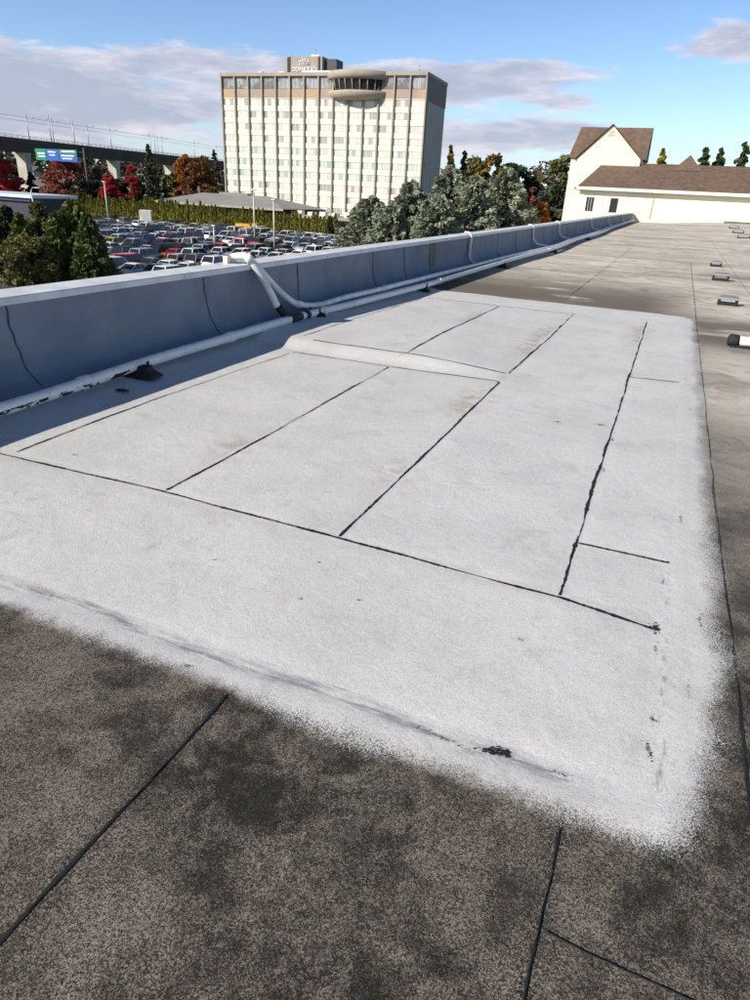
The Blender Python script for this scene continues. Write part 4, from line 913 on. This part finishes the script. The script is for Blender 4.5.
# left background
tr_at(3, 163, 140, 36, L_RED, 'bright red maple at the left edge of the photo', name='maple_tree', n=6000, leaf=.35, seed=60)
tr_at(30, 172, 142, 22, L_DKG, 'small dark conifer right of the edge maple', 'cone', name='conifer_tree', n=3000, leaf=.35, seed=61)
tr_at(64, 161, 141, 44, L_DRED, 'wide dull red tree below the highway sign', name='maple_tree', n=7000, leaf=.36, seed=62)
tr_at(81, 178, 138, 24, L_DKG, 'dark shrubby evergreen at the foot of the dull red tree', name='evergreen_tree', n=3500, leaf=.33, seed=63)
tr_at(110, 176, 140, 21, L_RED, 'rounded bright red maple left of the narrow one', name='maple_tree', n=5000, leaf=.33, seed=64)
tr_at(130, 167, 141, 14, L_RED, 'narrow upright red maple left of the tall slim conifer', name='maple_tree', n=4500, leaf=.33, seed=65, nclump=50)
tr_at(148, 145, 140, 18, L_SLIM, 'tall slim grey-green conifer rising above the viaduct', 'cone', name='conifer_tree', n=7000, leaf=.36, seed=66, nclump=140)
tr_at(158, 178, 139, 9, L_DKG, 'short dark conifer just right of the tall slim one', 'cone', name='conifer_tree', n=2500, leaf=.33, seed=67)
tr_at(164, 180, 140, 8, L_DKG, 'short dark conifer left of the orange trees', 'cone', name='conifer_tree', n=2500, leaf=.33, seed=68)
tr_at(183, 157, 156, 24, L_ORG, 'tall orange tree left one of the pair behind the grey roof', name='orange_tree', n=6000, leaf=.4, seed=69)
tr_at(200, 160, 157, 34, make_leaf('rust_leaves', (.17, .07, .025), (.11, .06, .025), (.22, .11, .035), .5), 'wide rust brown tree between the orange tree and the hotel', name='rust_tree', n=7000, leaf=.4, seed=70)
tr_at(214, 150, 170, 16, L_DKG, 'dark conifer touching the left edge of the hotel', 'cone', name='conifer_tree', n=3500, leaf=.4, seed=71)
tr_at(100, 168, 175, 32, L_BRN, 'brown bare tree behind the rounded red maple', name='bare_tree', n=4000, leaf=.4, seed=72)
tr_at(10, 168, 160, 36, L_DKG, 'dark evergreen behind the left edge maple', name='evergreen_tree', n=4500, leaf=.45, seed=73)
tr_at(92, 182, 143, 22, L_DKG, 'dark bushy evergreen left of the rounded red maple', name='evergreen_tree', n=3500, leaf=.38, seed=74)
tr_at(120, 180, 150, 22, L_DKG, 'dark evergreen behind the gap between the two bright maples', name='evergreen_tree', n=3500, leaf=.4, seed=75)
tr_at(138, 182, 145, 18, L_DKG, 'dark evergreen left of the tall slim conifer base', name='evergreen_tree', n=3500, leaf=.4, seed=76)
tr_at(170, 176, 158, 24, L_OLV, 'olive tree low behind the short dark conifers', name='broadleaf_tree', n=3500, leaf=.4, seed=77)
# far woods as masses
def woods(name, x0, x1, y0, y1, n, mat, hh, label, seed):
    r = np.random.default_rng(seed); k = max(40, n//60); cx = r.uniform(x0, x1, k); cy_ = r.uniform(y0, y1, k); ht = hh*r.uniform(.45, 1.1, k); idx = r.integers(0, k, n)
    gz = np.array([GZ+hill(a, b_) for a, b_ in zip(cx, cy_)]); u = r.uniform(0, 1, n); rr = ht[idx]*.42*np.sqrt(np.clip(1-u, .02, 1))*np.sqrt(r.uniform(0, 1, n)); a = r.uniform(0, 6.283, n)
    C = np.stack([cx[idx]+rr*np.cos(a), cy_[idx]+rr*np.sin(a), gz[idx]+u*ht[idx]], 1); o = link(name, leafset(C, 1.0, 1.2, mat, name)); tag(o, label, 'woods', None, 'stuff')
woods('far_woods', -420, -190, 260, 430, 20000, L_DKG, 9, 'dark wooded hillside with houses beyond the viaduct', 1)
woods('autumn_woods', -400, -190, 300, 430, 12000, L_BRN, 8, 'brown autumn wood scattered over the hillside beyond the viaduct', 2)
woods('rear_woods', -60, 30, 190, 280, 22000, L_OLV, 11, 'olive wood on the skyline behind the cedars', 3)
woods('roadside_thicket', -150, -112, 140, 156, 12000, L_DKG, 5, 'dark thicket between the hedge and the viaduct', 4)
# arborvitae hedge
hA, hB, hC2 = Vector((-140, 134, GZ)), Vector((-96.3, 127.2, GZ)), Vector((-62.5, 126.2, GZ))
protos = []
hcount = 0; LH = 'narrow yellow-green arborvitae in the unbroken hedge row behind the parking lot'
def hedge_tree(p, h, k):
    global hcount
    if len(protos) < 5:
        e = tree('arborvitae_tree', (p.x, p.y, GZ), 3.7, .68, L_ARB if len(protos) < 4 else L_ARB2, LH, 'hedge tree', 'arborvitae hedge behind the parking lot', n=1300, leaf=.2, shape='column', seed=100+len(protos)); protos.append(e)
    else:
        src = protos[k % 4]; e = src.copy(); col.objects.link(e); e.location = (p.x, p.y, GZ)
        for ch in src.children: c = ch.copy(); col.objects.link(c); c.parent = e
    s = h/3.7; e.scale = (random.uniform(.9, 1.15), random.uniform(.9, 1.15), s); e.rotation_euler.z = random.uniform(0, 6.28); hcount += 1
    return e
L1_ = (hB-hA).length; L2_ = (hC2-hB).length; s = 0; k = 0
while s < L1_+L2_:
    p = hA.lerp(hB, s/L1_) if s < L1_ else hB.lerp(hC2, (s-L1_)/L2_)
    fr = s/(L1_+L2_); h = (4.9 if fr < .6 else 4.3)*random.uniform(.86, 1.12)
    pp = Vector((p.x, p.y+random.uniform(-.15, .15), 0)); e = hedge_tree(pp, h, k); s += random.uniform(.82, 1.08); k += 1
tree('arborvitae_tree', (-63.2, 123.6, GZ), 4.3, 1.0, L_ARB2, 'dark stout arborvitae at the right end of the hedge', 'hedge tree', None, n=2500, leaf=.22, shape='column', seed=140)
tree('arborvitae_tree', (-60.0, 122.6, GZ), 3.4, 1.2, L_ARB2, 'short round dark evergreen just past the right end of the hedge', 'hedge tree', None, n=2500, leaf=.22, shape='column', seed=141)

# ------------------------------------------------------------------ cars
def car_meshes(kind):
    P = dict(sedan=(4.6, .91, 1.44, .92), hatchback=(4.2, .89, 1.52, .95), suv=(4.7, .95, 1.74, 1.06), van=(5.0, .98, 1.88, 1.05), pickup=(5.4, .98, 1.82, 1.10))[kind]
    Lc, W, Ht, bl = P; h = Lc/2
    deck = {'sedan': [(-h, .55, .80), (-h+.12, .88, .96), (-h+.9, 1, .98), (-.2, 1, .94), (h-1.15, 1, .92), (h-.35, .95, .80), (h-.05, .80, .66), (h, .6, .5)],
            'hatchback': [(-h, .7, .85), (-h+.1, .92, .98), (-.2, 1, .96), (h-1.05, 1, .94), (h-.3, .94, .82), (h, .7, .55)],
            'suv': [(-h, .75, .95), (-h+.1, .95, 1.06), (-.2, 1, 1.06), (h-1.1, 1, 1.06), (h-.25, .95, .96), (h, .75, .62)],
            'van': [(-h, .85, .95), (-h+.08, .97, 1.05), (0, 1, 1.05), (h-.9, 1, 1.02), (h-.2, .93, .88), (h, .75, .6)],
            'pickup': [(-h, .9, .9), (-h+.05, .98, 1.04), (-.2, 1, 1.06), (h-1.3, 1, 1.10), (h-.2, .96, 1.0), (h, .85, .65)]}[kind]
    cabs = {'sedan': (-h+.75, -h+1.45, h-2.15, h-1.2), 'hatchback': (-h+.08, -h+.5, h-1.95, h-1.05), 'suv': (-h+.1, -h+.5, h-1.95, h-1.15), 'van': (-h+.06, -h+.25, h-1.65, h-.75), 'pickup': (-.55, -.35, h-2.2, h-1.35)}[kind]
    b = MB(); V = []; zb = .28
    for (x, wf, zt) in deck:
        wv = W*wf; V += [(x, -wv*.93, zb), (x, -wv, zb+.22), (x, -wv, zt-.16), (x, -wv*.93, zt), (x, 0, zt+.03), (x, wv*.93, zt), (x, wv, zt-.16), (x, wv, zb+.22), (x, wv*.93, zb)]
    n = len(deck); F = [(i*9+k, i*9+k+1, (i+1)*9+k+1, (i+1)*9+k) for i in range(n-1) for k in range(8)]+[(i*9+8, i*9, (i+1)*9, (i+1)*9+8) for i in range(n-1)]+[tuple(range(8, -1, -1)), tuple((n-1)*9+k for k in range(9))]
    b.add(V, F, 0, True)
    x0, x1, x2, x3 = cabs; wb, wr = W*.93, W*.76; zt = Ht-.05; zbl = bl-.04
    # roof panel and pillars
    b.add([(x1, -wr, zt), (x2, -wr, zt), (x2, wr, zt), (x1, wr, zt), (x1+.06, -wr*.9, Ht), (x2-.1, -wr*.9, Ht), (x2-.1, wr*.9, Ht), (x1+.06, wr*.9, Ht), (x1, -wr, zt-.05), (x2, -wr, zt-.05), (x2, wr, zt-.05), (x1, wr, zt-.05)],
          [(4, 5, 6, 7), (0, 1, 5, 4), (1, 2, 6, 5), (2, 3, 7, 6), (3, 0, 4, 7), (8, 9, 1, 0), (9, 10, 2, 1), (10, 11, 3, 2), (11, 8, 0, 3)], 0, False)
    for s in (-1, 1):
        for (xa, xb, wd) in ((x0, x1, .07), (x3, x2, .035), ((x1+x2)/2-.1, (x1+x2)/2-.1, .03)):
            b.add([(xa-wd, s*(wb+.008), zbl), (xa+wd, s*(wb+.008), zbl), (xb+wd, s*(wr+.008), zt), (xb-wd, s*(wr+.008), zt), (xa-wd, s*(wb-.05), zbl), (xa+wd, s*(wb-.05), zbl), (xb+wd, s*(wr-.05), zt), (xb-wd, s*(wr-.05), zt)],
                  [(0, 1, 2, 3), (4, 7, 6, 5), (0, 3, 7, 4), (1, 5, 6, 2)])
    if kind == 'pickup': b.box(-h+.06, -.6, -W*.98, -W*.9, 1.0, 1.14); b.box(-h+.06, -.6, W*.9, W*.98, 1.0, 1.14)
    body = b.mesh('body_'+kind, MCAR)
    g = MB(); g.add([(x0, -wb, zbl), (x3, -wb, zbl), (x3, wb, zbl), (x0, wb, zbl), (x1, -wr, zt-.02), (x2, -wr, zt-.02), (x2, wr, zt-.02), (x1, wr, zt-.02)], [(0, 1, 5, 4), (1, 2, 6, 5), (2, 3, 7, 6), (3, 0, 4, 7)])
    glass = g.mesh('windows_'+kind, MGL)
    wm = MB(); r = .33 if kind in ('sedan', 'hatchback') else .37
    wm.tube([(0, -.11, 0), (0, .11, 0)], r, 14, 0); wm.tube([(0, -.116, 0), (0, .116, 0)], r*.6, 12, 1); wheel = wm.mesh('wheel_'+kind, [MTYRE, MRIM])
    hl = MB(); hl.box(-.06, .05, -.17, .17, -.07, .07); head = hl.mesh('headlight_'+kind, MHEADL); tl = MB(); tl.box(-.05, .05, -.14, .14, -.09, .09); tail = tl.mesh('tail_light_'+kind, MTAIL)
    lay = [('wheel', wheel, (sx*(h-.85)-(.05 if sx > 0 else 0), sy*(W-.10), r)) for sx in (-1, 1) for sy in (-1, 1)]
    lay += [('headlight', head, (h-.12, s*W*.66, .70 if Ht < 1.6 else .82)) for s in (-1, 1)]+[('tail_light', tail, (-h+.06, s*W*.72, .80 if Ht < 1.6 else .92)) for s in (-1, 1)]
    return body, glass, lay
CM = {k: car_meshes(k) for k in ('sedan', 'hatchback', 'suv', 'van', 'pickup')}
COLS = {'white': (.80, .81, .82), 'silver': (.42, .44, .46), 'grey': (.14, .15, .16), 'black': (.012, .013, .015), 'dark blue': (.02, .045, .12), 'red': (.75, .012, .018), 'dark red': (.16, .015, .02), 'beige': (.34, .30, .23), 'yellow': (.75, .45, .02), 'teal': (.05, .16, .18)}
def car(loc, rz, colr, kind, detail):
    e = empty('parked_car', loc, rz); body, glass, lay = CM[kind]
    o = link('body', body, e); o.color = (*COLS[colr], 1); link('windows', glass, e)
    for (nm, me, lp) in (lay if detail else lay[:4]): link(nm, me, e, lp)
    return e
names = {'suv': 'SUV', 'sedan': 'sedan', 'hatchback': 'hatchback', 'van': 'van', 'pickup': 'pickup'}
ordn = ['first', 'second', 'third', 'fourth', 'fifth', 'sixth', 'seventh', 'eighth', 'ninth', 'tenth', 'eleventh', 'twelfth', 'thirteenth', 'fourteenth', 'fifteenth', 'sixteenth', 'seventeenth', 'eighteenth', 'nineteenth', 'twentieth'] + ['twenty-'+q for q in ('first', 'second', 'third', 'fourth', 'fifth', 'sixth', 'seventh', 'eighth', 'ninth')]+['thirtieth']+['thirty-'+q for q in ('first', 'second', 'third', 'fourth', 'fifth', 'sixth', 'seventh', 'eighth', 'ninth')]
rowY = [121.0, 115.7, 109.0, 103.6, 97.0, 91.5, 85.0, 79.5, 73.2, 67.8, 61.5, 56.2]
special = [((98, 231), 'red', 'suv'), ((115, 240), 'yellow', 'hatchback'), ((250, 241), 'red', 'suv'), ((262, 246), 'red', 'sedan'), ((167, 246), 'dark red', 'suv'), ((178, 250), 'dark red', 'sedan'), ((131, 260), 'red', 'suv')]
def capy(px): return 290-(290-206)/685*px
lots = []
for ri, Y in enumerate(rowY):
    x = -128+random.uniform(0, 1.5); row = []
    while x < -30:
        yv = Y+random.uniform(-.35, .35); px, py = proj((x, yv, GZ+.9)); tx_, ty_ = proj((x, yv, GZ+1.6))
        if 60 < px < 352 and ty_ < capy(px)+1.5 and not (proj((x, yv, GZ))[0] > 338 and Y > 112):
            pxa = proj((x, yv, GZ+.8))
            hd = min(((pxa[0]-q_[0][0])**2+(2*(pxa[1]-q_[0][1]))**2, i) for i, q_ in enumerate(special))
            kind = random.choices(['sedan', 'hatchback', 'suv', 'van', 'pickup'], [48, 20, 23, 5, 4])[0]
            cn = random.choices(['white', 'silver', 'grey', 'black', 'dark blue', 'dark red', 'beige', 'teal', 'red'], [32, 23, 12, 18, 6, 4, 3, 1, 2])[0]
            skip = random.random() < .05 or (152 < pxa[0] < 182 and 257 < pxa[1] < 266)
            row.append([x, yv, cn, kind, skip, hd, pxa])
        x += random.uniform(2.55, 2.85)
    lots.append(row)
allc = [c for r_ in lots for c in r_]
for i, sp in enumerate(special):
    free = [c for c in allc if not c[4]]
    c = min(free, key=lambda c: (c[6][0]-sp[0][0])**2+(3*(c[6][1]-sp[0][1]))**2); c[2], c[3] = sp[1], sp[2]
used = set(); ncar = 0
for ri, row in enumerate(lots):
    row = [c for c in row if not c[4]]
    for i, c in enumerate(row):
        rz = (math.pi/2 if random.random() < .6 else -math.pi/2)+random.uniform(-.05, .05)
        e = car((c[0], c[1], GZ+.01), rz, c[2], c[3], c[1] < 100)
        me_ = f"{c[2]} {names[c[3]]}"; nb = [f"{row[j][2]} {names[row[j][3]]}" for j in (i-1, i+1) if 0 <= j < len(row)]
        lab = f"{me_} between {nb[0]} and {nb[1]} in {ordn[ri]} row from the hedge" if len(nb) == 2 else f"{me_} at the {'left' if i == 0 else 'right'} end of the {ordn[ri]} row from the hedge"
        if lab in used or len(lab.split()) > 16: lab = f"{me_}, {ordn[i]} from the left in the {ordn[ri]} row from the hedge"
        used.add(lab); tag(e, lab, 'car', 'cars parked in the lot'); ncar += 1
# box truck and yellow loader
p = aty(147, 229, 123.0)
e = tag(empty('box_truck', (-110.5, 118.4, GZ+.01), R(128)), 'white box truck parked by the hedge, taller than the cars', 'truck')
pt = proj((-110.5, 118.4, GZ+2))
e.location.x = EYE.x+ray(147, 225).x/ray(147, 225).y*118.4
b = MB(); b.box(-3.2, 1.2, -1.15, 1.15, .9, 3.4); b.build('cargo_box', MWTRIM, e, .03)
b = MB(); b.box(1.3, 3.0, -1.05, 1.05, .5, 1.5); b.add([(1.3, -1.05, 1.5), (3.0, -1.05, 1.5), (3.0, 1.05, 1.5), (1.3, 1.05, 1.5), (1.35, -.95, 2.4), (2.4, -.95, 2.4), (2.4, .95, 2.4), (1.35, .95, 2.4)], [(0, 1, 5, 4), (1, 2, 6, 5), (2, 3, 7, 6), (3, 0, 4, 7), (4, 5, 6, 7)]); b.build('cab', MWTRIM, e, .03)
b = MB(); b.box(2.35, 3.01, -.85, .85, 1.52, 2.0); b.build('windscreen', MGL, e)
for sx in (-2.1, 2.1):
    for sy in (-1, 1): b = MB(); b.tube([(sx, sy*.8, .45), (sx, sy*1.08, .45)], .45, 14); b.build('wheel', MTYRE, e)
r_ = ray(249, 232); X_ = r_.x/r_.y*122.6
e = tag(empty('utility_truck', (X_, 122.6, GZ+.01), R(10)), 'yellow utility truck with a raised frame near the middle of the hedge', 'truck')
MYEL = simple('yellow_paint', (.65, .36, .02), .5)
b = MB(); b.box(-2.6, 1.0, -1, 1, .7, 1.15); b.box(-2.5, .6, -1, -.9, 1.151, 2.0); b.box(-2.5, .6, .9, 1, 1.151, 2.0); b.box(-2.5, .6, -.9, .9, 1.9, 2.0); b.build('frame', MYEL, e)
b = MB(); b.box(1.05, 2.6, -1, 1, .5, 1.5); b.box(1.1, 2.1, -.92, .92, 1.501, 2.2); b.build('cab', MYEL, e, .04)
for sx in (-1.8, 1.8):
    for sy in (-1, 1): b = MB(); b.tube([(sx, sy*.75, .42), (sx, sy*1.0, .42)], .42, 14); b.build('wheel', MTYRE, e)
# grass island with low shrubs
p = aty(166, 262, 75); zr = ray(166, 263); tt = (GZ-H)/zr.z; ip = EYE+zr*tt
b = MB(); b.obox((ip.x, ip.y), (1, 0), (0, 1), 5.2, 1.0, GZ+.005, GZ+.14); tag(b.build('traffic_island', MCONC, None, .03), 'long low kerbed island among the parked cars', 'traffic island')
C = np.stack([ip.x+rng.uniform(-4.8, 4.8, 5000), ip.y+rng.uniform(-.8, .8, 5000), GZ+.14+np.abs(rng.normal(0, .28, 5000))], 1)
o = link('island_grass', leafset(C, .16, 1.6, make_leaf('island_leaves', (.11, .13, .03), (.15, .15, .04), (.2, .18, .05), 1.0), 'island_grass')); tag(o, 'yellow-green ground cover on the kerbed island', 'ground cover', None, 'stuff')
# lamp posts
def lamp(px, ytop, ybase_z, Y, label, curved=False):
    r = ray(px, ytop); X = r.x/r.y*Y; zt = aty(px, ytop, Y).z-GZ; e = tag(empty('street_lamp', (X, Y, GZ)), label, 'street lamp', 'lamp posts round the parking lot')
    b = MB(); b.tube([(0, 0, 0), (0, 0, zt)], [.14, .10], 8); b.build('pole', MPOLE, e)
    b = MB(); b.tube([(0, 0, 0), (0, 0, .7)], .24, 10); b.build('base', MCONC, e)
    if curved: b = MB(); b.tube(smooth_path([(0, 0, zt-.2), (.5, -.1, zt+.35), (1.8, -.4, zt+.5)], 5), .06, 6); b.build('arm', MPOLE, e); b = MB(); b.box(1.6, 2.7, -.6, -.25, zt+.38, zt+.52); b.build('lamp_head', MPOLE, e, .03)
    else: b = MB(); b.box(-.35, .35, -.22, .22, zt-.02, zt+.14); b.build('lamp_head', MPOLE, e, .03)
lamp(213.6, 226, 0, 88, 'shortest pale lamp post, left one of three before the cars'); lamp(253.4, 190, 0, 96, 'thin grey lamp post between two others in the lot'); lamp(273.6, 200, 0, 90, 'thickest pale lamp post standing right of the bent pipe')
lamp(104, 182, 0, 117, 'lamp post in front of the rounded red maple'); lamp(31, 190, 0, 95, 'curved arm street lamp by the blue-roofed depot', True)
# aisle lines of the lot
b = MB()
for Y in rowY:
    for k in range(36): b.box(-128+k*2.7-.05, -128+k*2.7+.05, Y-2.4, Y+2.4, GZ+.006, GZ+.009)
pl = [o for o in bpy.data.objects if o.name == 'parking_lot'][0]
b.build('parking_lines', MPAINTL, pl)
# air: faint haze volume
hz = MB(); hz.box(-1600, 1600, -400, 3100, -15, 60); m, t = newmat('haze_air'); pv = t.n('ShaderNodeVolumePrincipled'); pv.inputs['Color'].default_value = (.80, .86, .95, 1); pv.inputs['Density'].default_value = .00035; pv.inputs['Anisotropy'].default_value = .2
t.l(pv.outputs[0], t.out.inputs['Volume'])
USE_HAZE = False
if USE_HAZE:
    tag(hz.build('haze', m), kind='stuff')
print('cars', ncar, 'hedge', hcount)
scene.cycles.max_bounces = 6; scene.cycles.transparent_max_bounces = 8
